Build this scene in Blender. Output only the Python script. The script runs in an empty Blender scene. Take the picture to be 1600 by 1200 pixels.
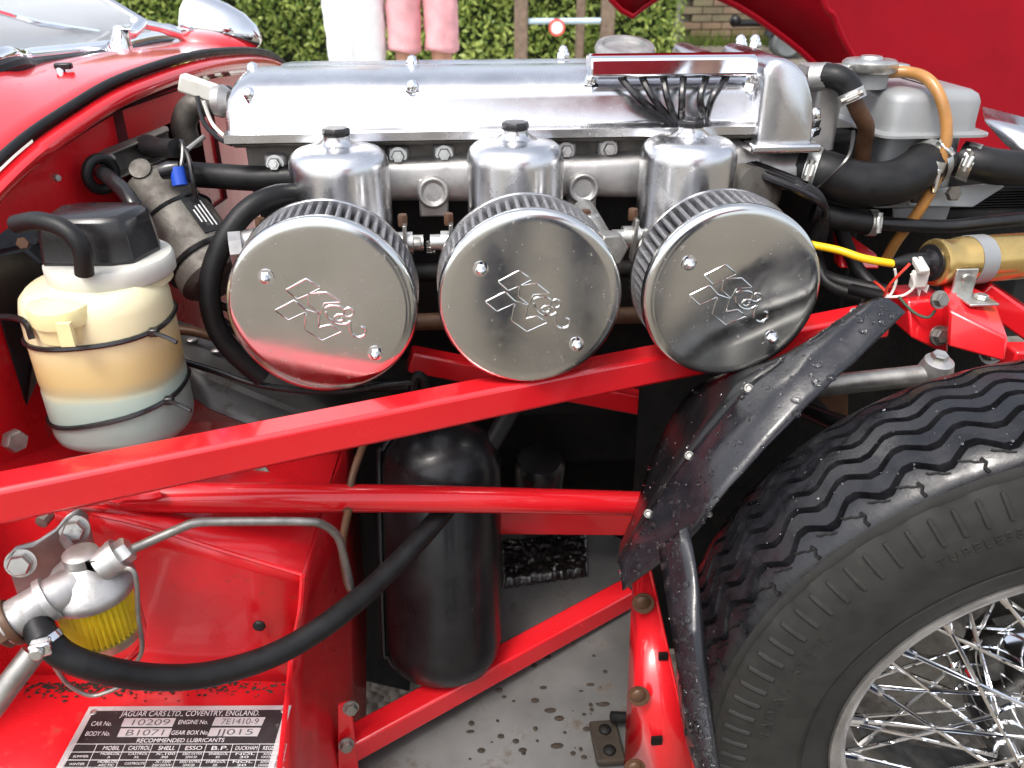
import bpy, bmesh, math, random
from mathutils import Vector, Matrix, Quaternion, noise
random.seed(7)
scene = bpy.context.scene
R_ = math.radians
# ------------------------------------------------------------ camera
PITCH, YAW, FPX, CAMZ = R_(28.0), R_(5.0), 1294.0, 1.0
FW = Vector((math.sin(YAW)*math.cos(PITCH), math.cos(YAW)*math.cos(PITCH), -math.sin(PITCH)))
RT = Vector((math.cos(YAW), -math.sin(YAW), 0)); UP = RT.cross(FW)
CAM = Vector((0, 0, CAMZ))
cd = bpy.data.cameras.new('camera'); cam = bpy.data.objects.new('camera', cd); scene.collection.objects.link(cam)
cam.matrix_world = Matrix(((RT.x, UP.x, -FW.x, 0), (RT.y, UP.y, -FW.y, 0), (RT.z, UP.z, -FW.z, CAMZ), (0, 0, 0, 1)))
cd.sensor_width = 36; cd.lens = FPX/1600*36; cd.clip_start = .02; cd.clip_end = 500
cd.dof.use_dof = True; cd.dof.focus_distance = .88; cd.dof.aperture_fstop = 9
scene.camera = cam
scene.render.resolution_x, scene.render.resolution_y = 1024, 768
# ------------------------------------------------------------ sky, sun, exposure
SUN_EL, SUN_AZ = R_(60), R_(-140)       # azimuth measured from +Y towards +X
w = bpy.data.worlds.new('World'); scene.world = w; w.use_nodes = True
nt = w.node_tree; sky = nt.nodes.new('ShaderNodeTexSky'); sky.sky_type = 'NISHITA'; sky.sun_disc = False
sky.sun_elevation = SUN_EL; sky.sun_rotation = SUN_AZ; sky.air_density = 1.0; sky.dust_density = 4.0; sky.ozone_density = 1.0
hs = nt.nodes.new('ShaderNodeHueSaturation'); hs.inputs['Saturation'].default_value = .45
nt.links.new(sky.outputs[0], hs.inputs['Color']); nt.links.new(hs.outputs[0], nt.nodes['Background'].inputs[0])
nt.nodes['Background'].inputs[1].default_value = .15
sl = bpy.data.lights.new('sun', 'SUN'); sl.energy = .9; sl.angle = R_(14); sl.color = (1, .96, .9)
so = bpy.data.objects.new('sun', sl); scene.collection.objects.link(so)
sd = Vector((math.sin(SUN_AZ)*math.cos(SUN_EL), math.cos(SUN_AZ)*math.cos(SUN_EL), math.sin(SUN_EL)))
so.rotation_euler = (-sd).to_track_quat('-Z', 'Y').to_euler(); so.location = (0, 0, 5)
vs = scene.view_settings; vs.view_transform = 'Standard'; vs.look = 'None'; vs.exposure = 1.22; vs.gamma = 1
vs.use_curve_mapping = False

# ------------------------------------------------------------ helpers
def P(px, py, Y=None, X=None, Z=None):
    d = FW + RT*((px-800)/FPX) + UP*((600-py)/FPX)
    t = Y/d.y if Y is not None else (X/d.x if X is not None else (Z-CAMZ)/d.z)
    return CAM + d*t
def V(*a): return Vector(a)
COL = scene.collection
ORG = {}
def thing(name, label, cat, loc, group=None):
    o = bpy.data.objects.new(name, None); COL.objects.link(o); o.location = loc; o.empty_display_size = .02
    ORG[o.name] = Vector(loc); tag(o, label, cat, group); return o
def tag(o, label, cat, group=None):
    o['label'] = label; o['category'] = cat
    if group: o['group'] = group
def spl(pts, n=8, closed=False):
    pts = [Vector(p) for p in pts]; out = []; m = len(pts)
    if m == 2: return [pts[0].lerp(pts[1], i/n) for i in range(n+1)]
    for i in range(m if closed else m-1):
        if closed: a, b, c, d = pts[(i-1) % m], pts[i], pts[(i+1) % m], pts[(i+2) % m]
        else: a, b, c, d = pts[max(i-1, 0)], pts[i], pts[i+1], pts[min(i+2, m-1)]
        for k in range(n):
            t = k/n
            out.append(.5*((2*b)+(c-a)*t+(2*a-5*b+4*c-d)*t*t+(3*b-a-3*c+d)*t**3))
    if not closed: out.append(pts[-1])
    return out
def frame(ax):
    ax = Vector(ax).normalized(); h = V(0, 0, 1) if abs(ax.z) < .9 else V(1, 0, 0)
    e1 = h.cross(ax).normalized(); return e1, ax.cross(e1), ax
class MB:
    def __init__(s): s.v = []; s.f = []
    def add(s, vs, fs):
        b = len(s.v); s.v += [Vector(v) for v in vs]; s.f += [tuple(b+i for i in f) for f in fs]; return s
    def box(s, c, size, e=None):
        e = e or (V(1, 0, 0), V(0, 1, 0), V(0, 0, 1)); c = Vector(c); h = [x/2 for x in size]; vs = []
        for k in (-1, 1):
            for j in (-1, 1):
                for i in (-1, 1): vs.append(c+e[0]*(i*h[0])+e[1]*(j*h[1])+e[2]*(k*h[2]))
        return s.add(vs, [(0, 2, 3, 1), (4, 5, 7, 6), (0, 1, 5, 4), (2, 6, 7, 3), (0, 4, 6, 2), (1, 3, 7, 5)])
    def bar(s, a, b, wd, ht, up=(0, 0, 1)):          # square bar a->b
        a, b = Vector(a), Vector(b); ax = (b-a).normalized(); sd = ax.cross(Vector(up)).normalized(); u = sd.cross(ax)
        return s.box((a+b)/2, ((b-a).length, wd, ht), (ax, sd, u))
    def tube(s, pts, r, seg=12, closed=False, caps=True, flat=1.0):
        pts = [Vector(p) for p in pts]; n = len(pts); rr = r if isinstance(r, (list, tuple)) else [r]*n
        tg = []
        for i in range(n):
            if closed: d = pts[(i+1) % n]-pts[i-1]
            else: d = pts[min(i+1, n-1)]-pts[max(i-1, 0)]
            tg.append(d.normalized() if d.length > 1e-9 else V(0, 0, 1))
        e1, e2, _ = frame(tg[0]); rings = []
        for i in range(n):
            if i:
                q = tg[i-1].rotation_difference(tg[i]); e1 = q @ e1
                e1 = (e1-tg[i]*e1.dot(tg[i])).normalized()
            e2 = tg[i].cross(e1)
            rings.append([pts[i]+(e1*math.cos(2*math.pi*k/seg)+e2*(math.sin(2*math.pi*k/seg)*flat))*rr[i] for k in range(seg)])
        return s.loft(rings, closed, caps)
    def loft(s, rings, closed=False, caps=True, openring=False):
        m = len(rings[0]); n = len(rings); fs = []
        for i in range(n if closed else n-1):
            a, b = i*m, ((i+1) % n)*m
            for k in range(m-1 if openring else m): fs.append((a+k, a+(k+1) % m, b+(k+1) % m, b+k))
        if caps and not closed and not openring: fs += [tuple(range(m-1, -1, -1)), tuple((n-1)*m+k for k in range(m))]
        return s.add([p for r in rings for p in r], fs)
    def lathe(s, prof, o, ax=(0, 0, 1), seg=32, caps=True, sx=1.0):
        e1, e2, a = frame(ax); o = Vector(o)
        return s.loft([[o+a*h+(e1*(math.cos(2*math.pi*k/seg)*sx)+e2*math.sin(2*math.pi*k/seg))*r for k in range(seg)] for r, h in prof], caps=caps)
    def prism(s, poly, ex):
        m = len(poly); ex = Vector(ex); poly = [Vector(p) for p in poly]
        return s.add(poly+[p+ex for p in poly], [tuple(range(m)), tuple(range(2*m-1, m-1, -1))]+[(k, m+k, m+(k+1) % m, (k+1) % m) for k in range(m)])
    def grid(s, rows, thick=None):
        n, m = len(rows), len(rows[0]); fs = [(i*m+k, i*m+k+1, (i+1)*m+k+1, (i+1)*m+k) for i in range(n-1) for k in range(m-1)]
        return s.add([p for r in rows for p in r], fs)
    def ball(s, c, r, seg=10, sc=(1, 1, 1), e=None):
        c = Vector(c); n = max(4, seg//2+1); e = e or (V(1, 0, 0), V(0, 1, 0), V(0, 0, 1)); rings = []
        for i in range(n+1):
            a = -math.pi/2+math.pi*i/n; rd = max(math.cos(a), 1e-3)*r
            rings.append([c+e[0]*(math.cos(2*math.pi*k/seg)*rd*sc[0])+e[1]*(math.sin(2*math.pi*k/seg)*rd*sc[1])+e[2]*(math.sin(a)*r*sc[2]) for k in range(seg)])
        return s.loft(rings)
    def hexa(s, o, ax, r, h): return s.lathe([(r*.93, 0), (r, h*.12), (r, h*.8), (r*.86, h)], o, ax, 6)
    def build(s, name, m, parent=None, bevel=0, solid=0, ang=40, sub=0, label=None, kind=None):
        me = bpy.data.meshes.new(name)
        if parent is not None: org = ORG[parent.name]
        else:
            xs = [v.x for v in s.v]; ys = [v.y for v in s.v]; zs = [v.z for v in s.v]
            org = V((min(xs)+max(xs))/2, (min(ys)+max(ys))/2, min(zs))
        me.from_pydata([v-org for v in s.v], [], s.f); me.update()
        bm = bmesh.new(); bm.from_mesh(me); bmesh.ops.recalc_face_normals(bm, faces=bm.faces); bm.to_mesh(me); bm.free()
        me.shade_smooth(); me.set_sharp_from_angle(angle=R_(ang))
        me.materials.append(m)
        o = bpy.data.objects.new(name, me); COL.objects.link(o); ORG[o.name] = org
        if parent is not None:
            o.parent = parent
        else: o.location = org
        if solid: md = o.modifiers.new('solid', 'SOLIDIFY'); md.thickness = solid; md.offset = 0
        if bevel: md = o.modifiers.new('bevel', 'BEVEL'); md.width = bevel; md.segments = 2; md.limit_method = 'ANGLE'; md.angle_limit = R_(35); md.harden_normals = False
        if sub: md = o.modifiers.new('sub', 'SUBSURF'); md.levels = sub; md.render_levels = sub
        if label: o['label'] = label
        if kind: o['kind'] = kind
        return o
def copy_tree(o, parent=None, off=None):
    c = o.copy(); COL.objects.link(c); c.parent = parent
    if parent is None and off is not None: c.location = o.location+off
    for ch in [x for x in o.children]: copy_tree(ch, c)
    return c
# ------------------------------------------------------------ materials
def mat(name, col, rough=.5, metal=0, var=.12, vs=25, dirt=None, bump=None, coat=0, spec=.5, trans=0, rv=.1, ior=1.5, sss=0):
    m = bpy.data.materials.new(name); m.use_nodes = True; t = m.node_tree; N = t.nodes; L = t.links; b = N['Principled BSDF']
    g = N.new('ShaderNodeNewGeometry')
    def nz(scale, det=5, rgh=.6):
        n = N.new('ShaderNodeTexNoise'); n.inputs['Scale'].default_value = scale; n.inputs['Detail'].default_value = det
        n.inputs['Roughness'].default_value = rgh; L.new(g.outputs['Position'], n.inputs['Vector']); return n
    def ramp(src, a, b_, c0=0., c1=1.):
        r = N.new('ShaderNodeMapRange'); r.inputs[1].default_value = a; r.inputs[2].default_value = b_; r.inputs[3].default_value = c0; r.inputs[4].default_value = c1
        L.new(src, r.inputs[0]); return r.outputs[0]
    def mix(f, a, c):
        x = N.new('ShaderNodeMix'); x.data_type = 'RGBA'; L.new(f, x.inputs[0])
        if isinstance(a, tuple): x.inputs[6].default_value = a
        else: L.new(a, x.inputs[6])
        x.inputs[7].default_value = c; return x.outputs[2]
    c = tuple(col)+(1,); n1 = nz(vs)
    out = mix(ramp(n1.outputs['Fac'], .3, .7), tuple(x*(1-var) for x in col)+(1,), tuple(min(1, x*(1+var)) for x in col)+(1,))
    rsrc = ramp(n1.outputs['Fac'], .3, .7, max(.02, rough-rv*.5), min(1, rough+rv))
    if dirt:
        dc, lo, hi, ds = dirt; n2 = nz(ds, 8, .7); f = ramp(n2.outputs['Fac'], lo, hi); out = mix(f, out, tuple(dc)+(1,))
        x = N.new('ShaderNodeMix'); L.new(f, x.inputs[0]); L.new(rsrc, x.inputs[2]); x.inputs[3].default_value = .8; rsrc = x.outputs[0]
        if metal:
            L.new(ramp(f, 0, 1, metal, metal*.3), b.inputs['Metallic'])
    L.new(out, b.inputs['Base Color']); L.new(rsrc, b.inputs['Roughness'])
    if not (dirt and metal): b.inputs['Metallic'].default_value = metal
    b.inputs['Coat Weight'].default_value = coat; b.inputs['Coat Roughness'].default_value = .08
    b.inputs['Specular IOR Level'].default_value = spec; b.inputs['IOR'].default_value = ior
    b.inputs['Transmission Weight'].default_value = trans; b.inputs['Subsurface Weight'].default_value = sss
    b.inputs['Subsurface Radius'].default_value = (.01, .008, .006)
    if bump:
        n3 = nz(bump[0], 6, .65); bp = N.new('ShaderNodeBump'); bp.inputs['Strength'].default_value = bump[1]; bp.inputs['Distance'].default_value = bump[2] if len(bump) > 2 else .002
        L.new(n3.outputs['Fac'], bp.inputs['Height']); L.new(bp.outputs[0], b.inputs['Normal'])
    return m
GRIME = (.09, .06, .035)
M = dict(
 red=mat('red_paint', (.62, .011, .017), .28, 0, .1, 12, (GRIME, .61, .80, 24), (140, .14, .0008), .4),
 redclean=mat('red_paint_clean', (.62, .011, .017), .2, 0, .07, 8, ((.20, .02, .018), .66, .82, 45), (140, .06, .0006), .8),
 redsatin_shade=mat('red_paint_bonnet_shade', (.27, .002, .009), .5, 0, .12, 9, None, (60, .08, .001), 0, .15),  # body red darkened for the bonnet underside's shade, with a satin finish
 alu=mat('polished_aluminium', (.66, .66, .67), .22, 1, .10, 18, None, (45, .03, .001), rv=.12),
 alubright=mat('lid_aluminium', (.64, .645, .63), .13, 1, .10, 12, ((.48, .44, .36), .60, 1.0, 160), (50, .015, .0006), rv=.13),
 cast=mat('cast_aluminium', (.42, .41, .40), .45, .85, .25, 30, ((.10, .085, .07), .55, .8, 22), (220, .25, .001)),
 castdark=mat('dirty_cast_aluminium', (.14, .13, .115), .55, .6, .3, 24, ((.035, .028, .022), .46, .7, 20), (180, .35, .0015)),
 chrome=mat('chrome', (.82, .83, .85), .05, 1, .04, 30, None, None, rv=.04),
 zinc=mat('zinc_plated_steel', (.55, .55, .52), .33, .9, .2, 60, ((.16, .11, .06), .6, .8, 70), (200, .15, .0006)),
 steel=mat('dull_steel', (.30, .29, .27), .4, .85, .25, 50, ((.12, .07, .04), .55, .8, 60), (200, .2, .0006)),
 blackrub=mat('black_rubber', (.009, .009, .0095), .42, 0, .3, 60, ((.03, .028, .025), .62, .85, 90), (300, .25, .0008), 0, .3),
 wetrub=mat('wet_black_rubber', (.013, .013, .016), .2, 0, .3, 40, None, (120, .3, .0015), .2, rv=.22),
 tyre=mat('tyre_rubber', (.021, .0205, .019), .6, 0, .25, 40, ((.04, .037, .03), .6, .8, 50), (400, .15, .0006), 0, .3),
 tread=mat('wet_tread_rubber', (.010, .010, .012), .24, 0, .3, 60, None, (90, .3, .0015), .1, .45, rv=.3),
 black=mat('black_paint', (.008, .008, .009), .3, 0, .3, 30, ((.045, .04, .036), .66, .8, 60), (120, .12, .001), .1, .35),
 oily=mat('oily_shade_black', (.004, .004, .004), .6, 0, .4, 30, ((.016, .011, .007), .5, .8, 40), (90, .5, .003), 0, .25),  # oily parts, and painted shade on the gap sheets and lower head
 tar=mat('tarry_black', (.008, .007, .006), .1, 0, .4, 60, None, (120, .5, .004), .5, .6),
 plastic=mat('black_plastic', (.014, .013, .014), .22, 0, .2, 40, None, (250, .05, .0005)),
 greymetal=mat('silver_grey_paint', (.27, .28, .285), .42, .25, .06, 14, ((.2, .19, .17), .62, .85, 30), (300, .12, .0008), .2),
 tray=mat('grimy_aluminium_sheet', (.125, .125, .12), .42, .5, .3, 7, ((.06, .04, .025), .55, .68, 22), (40, .1, .002)),
 white=mat('white_plastic', (.55, .54, .49), .5, 0, .12, 30, ((.35, .30, .2), .62, .8, 40), (200, .1, .0005)),
 yellowcable=mat('yellow_cable', (.85, .52, .01), .35), amber=mat('amber_hose', (.36, .17, .045), .3, 0, .2, 30, None, None, .2, sss=.15),
 brown=mat('rusty_brown_pipe', (.09, .042, .02), .5, .2, .3, 60, ((.05, .03, .02), .5, .7, 60)),
 gold=mat('gold_passivated', (.62, .43, .16), .25, .9, .12, 20, None, (100, .05, .0006)),
 wirered=mat('red_wire', (.65, .04, .02), .4), wirewhite=mat('white_wire', (.75, .73, .68), .45), wiregreen=mat('green_wire', (.03, .07, .04), .4),
 bluecap=mat('blue_plastic', (.01, .06, .4), .35),
 grime=mat('grime', (.022, .015, .009), .8, 0, .4, 60, None, (200, .5, .002)),
 plateblack=mat('plate_black', (.03, .03, .032), .35, .3, .2, 60, ((.25, .22, .2), .62, .8, 70)),
 platesilver=mat('plate_silver', (.55, .55, .55), .4, .35, .1, 60, ((.25, .2, .15), .6, .8, 60)),
 print=mat('print_white', (.72, .72, .72), .5, .2, .1, 90), stamp=mat('stamped_dark', (.12, .12, .13), .5, .4),
 water=mat('water_drop', (1, 1, 1), .03, 0, 0, 1, None, None, 0, .5, 1, 0, 1.33),
 wood=mat('weathered_wood', (.17, .12, .085), .8, 0, .35, 20, None, (60, .5, .006)),
 paleblue=mat('pale_blue_metal', (.45, .58, .66), .5), sign=mat('sign_white', (.8, .78, .74), .5), signred=mat('sign_red', (.65, .08, .06), .5),
 skin=mat('skin', (.50, .27, .18), .55, 0, .08, 20, sss=.05), pink=mat('pink_cotton', (.72, .36, .38), .85, 0, .1, 20, None, (60, .5, .004)),
 whitecloth=mat('white_cotton', (.82, .84, .85), .85, 0, .04, 12, None, (25, .5, .01)), hair=mat('brown_hair', (.06, .035, .02), .6),
 shirt=mat('blue_shirt', (.25, .35, .5), .85), terracotta=mat('terracotta', (.42, .17, .09), .8), shoe=mat('shoe', (.2, .15, .1), .7),
 recess_shade=mat('dark_red_recess_shade', (.07, .004, .007), .7), radiator=mat('radiator_black', (.012, .012, .012), .6), interior=mat('dark_interior', (.02, .025, .03), .6),  # recess red is darkened to hold the shade inside the bulkhead opening
)
def glassmat(name, col, rough=.02, ior=1.45):
    m = bpy.data.materials.new(name); m.use_nodes = True; b = m.node_tree.nodes['Principled BSDF']
    b.inputs['Base Color'].default_value = tuple(col)+(1,); b.inputs['Roughness'].default_value = rough; b.inputs['Transmission Weight'].default_value = 1; b.inputs['IOR'].default_value = ior
    return m
def glareglass():
    m = glassmat('sky_glare_windscreen_glass', (.93, .96, .97), .03, 1.45); t = m.node_tree; N = t.nodes
    d = N.new('ShaderNodeBsdfDiffuse'); d.inputs[0].default_value = (.8, .82, .83, 1); ms = N.new('ShaderNodeMixShader'); ms.inputs[0].default_value = .45  # diffuse white mixed in for the bright sky's glare on the glass
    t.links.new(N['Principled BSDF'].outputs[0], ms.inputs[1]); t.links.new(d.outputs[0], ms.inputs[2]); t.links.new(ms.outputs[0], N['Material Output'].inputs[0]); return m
M['windscreen'] = glareglass()
M['jeans'] = mat('dark_blue_denim', (.035, .05, .09), .9, 0, .2, 60, None, (120, .4, .003)); M['redshirt'] = mat('red_cotton_shirt', (.42, .02, .03), .9, 0, .1, 20)
M['glass'] = glassmat('clear_glass', (.95, .97, .97)); M['bowl'] = glassmat('amber_glass', (.97, .95, .88), .02, 1.12)
def pleatmat():
    return mat('pleated_filter_gauze', (.20, .20, .21), .5, .4, .2, 200, None, (900, .4, .0006))
M['pleat'] = pleatmat()
M['paper'] = mat('yellow_filter_paper', (.85, .68, .04), .6, 0, .12, 60)
def bottlemat():
    m = mat('translucent_bottle', (.80, .74, .48), .35, 0, .06, 18, None, (30, .05, .002), .1, sss=.25)
    t = m.node_tree; N = t.nodes; L = t.links; b = N['Principled BSDF']; g = N.new('ShaderNodeNewGeometry'); sx = N.new('ShaderNodeSeparateXYZ'); L.new(g.outputs['Position'], sx.inputs[0])
    nz = N.new('ShaderNodeTexNoise'); nz.inputs['Scale'].default_value = 14; L.new(g.outputs['Position'], nz.inputs['Vector'])
    ad = N.new('ShaderNodeMath'); ad.operation = 'MULTIPLY_ADD'; ad.inputs[1].default_value = .02; L.new(nz.outputs['Fac'], ad.inputs[0]); L.new(sx.outputs['Z'], ad.inputs[2])
    mr = N.new('ShaderNodeMapRange'); mr.inputs[1].default_value = BOT_Z0+.01; mr.inputs[2].default_value = BOT_Z1+.01; L.new(ad.outputs[0], mr.inputs[0])
    cr = N.new('ShaderNodeValToRGB'); L.new(mr.outputs[0], cr.inputs[0]); e = cr.color_ramp.elements
    e[0].position = 0; e[0].color = (.25, .36, .35, 1); e[1].position = 1; e[1].color = (.76, .70, .46, 1)
    for p_, c_ in ((.33, (.36, .44, .38, 1)), (.39, (.55, .49, .28, 1)), (.44, (.68, .53, .24, 1)), (.52, (.70, .55, .26, 1)), (.70, (.74, .66, .42, 1))):
        x = e.new(p_); x.color = c_
    L.new(cr.outputs[0], b.inputs['Base Color']); return m
BOT_Z0, BOT_Z1 = .55, .74
M['bottle'] = bottlemat()
# ============================================================ SETTING
GZ = .02
def groundmat():
    m = mat('gravelly_ground', (.19, .165, .13), .85, 0, .25, 3, ((.075, .062, .048), .5, .75, 1.5))
    t = m.node_tree; N = t.nodes; L = t.links; b = N['Principled BSDF']; g = N.new('ShaderNodeNewGeometry')
    vo = N.new('ShaderNodeTexVoronoi'); vo.inputs['Scale'].default_value = 75; L.new(g.outputs['Position'], vo.inputs['Vector'])
    old = b.inputs['Base Color'].links[0].from_socket
    mx = N.new('ShaderNodeMix'); mx.data_type = 'RGBA'; mx.blend_type = 'MULTIPLY'; mx.inputs[0].default_value = .75; L.new(old, mx.inputs[6])
    hv = N.new('ShaderNodeMapRange'); sx = N.new('ShaderNodeSeparateColor'); L.new(vo.outputs['Color'], sx.inputs[0]); L.new(sx.outputs[0], hv.inputs[0]); hv.inputs[3].default_value = .45; hv.inputs[4].default_value = 1.3
    cb = N.new('ShaderNodeCombineColor'); [L.new(hv.outputs[0], cb.inputs[i]) for i in range(3)]; L.new(cb.outputs[0], mx.inputs[7]); L.new(mx.outputs[2], b.inputs['Base Color'])
    bp = N.new('ShaderNodeBump'); bp.invert = True; bp.inputs['Strength'].default_value = .8; bp.inputs['Distance'].default_value = .006; L.new(vo.outputs['Distance'], bp.inputs['Height']); L.new(bp.outputs[0], b.inputs['Normal'])
    return m
g = MB(); g.grid([[V(x, y, GZ) for x in (-120, -20, -5, 5, 20, 120)] for y in (-120, -20, -4, 0, 4, 20, 120)])
go = g.build('ground', groundmat()); go['kind'] = 'structure'
g = MB(); g.grid([[V(x, y, GZ+.004) for x in (-60, -10, 10, 60)] for y in (2.6, 5, 7.3)]); go = g.build('road', mat('pale_concrete_road', (.42, .40, .36), .85, 0, .1, 2, ((.3, .28, .25), .5, .8, 3), (80, .3, .004))); go['kind'] = 'structure'
# hedge: leafy box of small leaf faces over a dark twiggy core
def leafmat(name, a, b_):
    m = bpy.data.materials.new(name); m.use_nodes = True; t = m.node_tree; N = t.nodes; L = t.links; b = N['Principled BSDF']
    gi = N.new('ShaderNodeNewGeometry'); cr = N.new('ShaderNodeValToRGB'); L.new(gi.outputs['Random Per Island'], cr.inputs[0])
    cr.color_ramp.elements[0].color = tuple(a)+(1,); cr.color_ramp.elements[1].color = tuple(b_)+(1,); L.new(cr.outputs[0], b.inputs['Base Color']); b.inputs['Roughness'].default_value = .5
    tr = N.new('ShaderNodeBsdfTranslucent'); L.new(cr.outputs[0], tr.inputs[0]); ms = N.new('ShaderNodeMixShader'); ms.inputs[0].default_value = .4
    L.new(b.outputs[0], ms.inputs[1]); L.new(tr.outputs[0], ms.inputs[2]); L.new(ms.outputs[0], N['Material Output'].inputs[0]); return m
def leaves(mb, n, fn, size):
    for _ in range(n):
        c = fn(); a = Vector((random.gauss(0, 1), random.gauss(0, 1)-.6, random.gauss(0, 1)+.5)).normalized(); e1, e2, _a = frame(a)
        th = random.uniform(0, 6.28); d1 = e1*math.cos(th)+e2*math.sin(th); d2 = a.cross(d1); s = size*random.uniform(.6, 1.35)
        mb.add([c-d1*s, c+d2*s*.42+a*s*.1, c+d1*s, c-d2*s*.42+a*s*.1], [(0, 1, 2, 3)])
hd = thing('hedge', 'long clipped leafy green hedge running behind the two people', 'hedge', (-2.3, 7.9, GZ))
def hp():
    x = random.uniform(-7.5, 2.15); z = random.uniform(GZ, 2.0) if random.random() < .45 else random.uniform(GZ, 1.0)
    y = 7.5+random.random()**2*.5+.16*noise.noise(V(x*2.2, z*2.5, 1))+.1*noise.noise(V(x*6, z*6, 4))
    return V(x, y, z)
hm = MB(); leaves(hm, 46000, hp, .030); leaves(hm, 4000, lambda: V(random.uniform(-7.5, 2.15), random.uniform(7.45, 8.4), 2+random.gauss(0, .05)), .045)
hm.build('foliage', leafmat('hedge_leaf', (.11, .20, .035), (.52, .60, .16)), hd, ang=180)
hc = MB(); hc.box((-2.7, 8.05, 1.0), (9.6, .7, 1.9)); hc.build('branches', mat('hedge_core', (.018, .03, .008), .9, 0, .5, 8, None, (20, 1, .05)), hd)
# barrier: two posts, a rail and a round sign
def post(px, Y, wd, label):
    b = P(px, 60, Y=Y); t = thing('wooden_post', label, 'post', (b.x, Y, GZ), 'posts in front of the hedge')
    m = MB(); m.prism([V(b.x-wd/2, Y-wd/2, GZ), V(b.x+wd/2, Y-wd/2, GZ), V(b.x+wd/2, Y+wd/2, GZ), V(b.x-wd/2, Y+wd/2, GZ)], (0, 0, 1.05)); m.build('shaft', M['wood'], t, bevel=.012)
    m = MB(); m.lathe([(wd*.72, 0), (wd*.72, .02), (wd*.2, .07)], (b.x, Y, GZ+1.051), (0, 0, 1), 4); m.build('cap', M['wood'], t); return b
b1 = post(814, 6.9, .1, 'dark weathered square post left of the round sign')
b2 = post(948, 6.9, .1, 'dark weathered square post right of the round sign')
post(906, 7.25, .07, 'slimmer wooden post standing between and behind the two barrier posts')
rl = P(880, 33, Y=6.9); br = MB(); br.tube([V(b1.x+.055, 6.9, rl.z), V(b2.x-.055, 6.9, rl.z)], .022, 10)
tag(br.build('barrier_rail', M['paleblue']), 'pale blue metal rail spanning the two dark wooden posts', 'rail')
sg = P(870, 43, Y=6.84); t = thing('round_sign', 'small round white sign with red rim on the pale blue rail', 'sign', sg)
m = MB(); m.lathe([(.046, 0), (.046, .006)], sg, (0, -1, 0), 24); m.build('face', M['sign'], t)
m = MB(); m.lathe([(.047, -.002), (.062, -.002), (.062, .010), (.047, .010)], sg, (0, -1, 0), 24, caps=False); m.build('rim', M['signred'], t)
m = MB(); m.box(sg+V(0, .02, .02), (.03, .03, .09)); m.build('clamp', M['steel'], t)
# potted shrub
pp = P(988, 60, Y=8.0); t = thing('potted_shrub', 'pale yellow-green shrub in a terracotta pot by the wall', 'plant', (pp.x, 8.0, GZ))
pz = P(990, 56, Y=8).z
m = MB(); m.lathe([(.13, GZ), (.2, pz-.05), (.23, pz-.05), (.23, pz), (.19, pz), (.19, pz-.03)], (pp.x, 8, 0), (0, 0, 1), 24); m.build('pot', M['terracotta'], t)
m = MB()
def sp():
    a = Vector((random.gauss(0, 1), random.gauss(0, 1), random.gauss(0, 1))).normalized()*(random.random()**.4); return V(pp.x+a.x*.3, 8+a.y*.3, pz+.3+a.z*.33)
leaves(m, 1800, sp, .04); m.build('foliage', leafmat('shrub_leaf', (.30, .34, .08), (.62, .58, .25)), t, ang=180)
m = MB()
for k in range(5): m.tube([V(pp.x, 8, pz-.04), V(pp.x+random.uniform(-.2, .2), 8+random.uniform(-.2, .2), pz+.45)], .008, 5)
m.build('stem', M['wood'], t)
# brick wall with real courses
WY = 9.6; wl = P(1062, 50, Y=WY).x; wt = thing('brick_wall', 'mossy brown brick wall behind the raised red bonnet', 'wall', (wl+2.2, WY, GZ))
wm = MB(); wm.box((wl+2.3, WY+.16, 1.2), (4.6, .2, 2.36)); wm.build('mortar', mat('mortar', (.30, .28, .23), .9), wt)
brickm = []
for i, c in enumerate(((.25, .17, .11), (.21, .175, .11), (.27, .19, .13))): brickm.append(mat('mossy_brick_%d' % i, c, .9, 0, .3, 6, ((.13, .14, .06), .5, .7, 3), (60, .5, .006)))
bme = []
for k in range(3):
    q = MB(); q.box((0, 0, 0), (.214, .1, .064)); me = bpy.data.meshes.new('brick'); me.from_pydata(q.v, [], q.f); me.materials.append(brickm[k]); bme.append(me)
rest = MB()
for r in range(30):
    for c in range(20):
        x = wl+.11+c*.226+(.113 if r % 2 else 0); z = GZ+.04+r*.076
        if r < 15:
            o = bpy.data.objects.new('brick', random.choice(bme)); COL.objects.link(o); o.parent = wt
            o.location = V(x, WY+.012+random.uniform(-.003, .003), z)-ORG[wt.name]
        else: rest.box((x, WY+.012, z), (.214, .1, .064))
o = rest.build('brickwork', brickm[0], wt); o['kind'] = 'stuff'
dp = P(1036, 40, Y=9.4); m = MB(); m.tube([V(dp.x, 9.4, GZ), V(dp.x, 9.4, 2.3)], .05, 10); m.tube([V(dp.x, 9.4, .28), V(dp.x, 9.4, .36)], .065, 10)
tag(m.build('drainpipe', M['black']), 'dark vertical drainpipe at the left end of the brick wall', 'pipe')
gm = MB()
for k in range(1500):
    x = wl+random.uniform(-.1, 3.2); y = WY-.06-abs(random.gauss(0, .1)); h = random.uniform(.05, .2); a = random.uniform(0, 3.14); d = V(math.cos(a), math.sin(a), 0)*.006
    gm.add([V(x, y, GZ)-d, V(x, y, GZ)+d, V(x+random.gauss(0, .04), y-.02, GZ+h)], [(0, 1, 2)])
o = gm.build('grass', leafmat('grass_blade', (.07, .13, .02), (.22, .30, .06)), ang=180); tag(o, 'strip of grass along the foot of the brick wall', 'grass'); o['kind'] = 'stuff'
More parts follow.
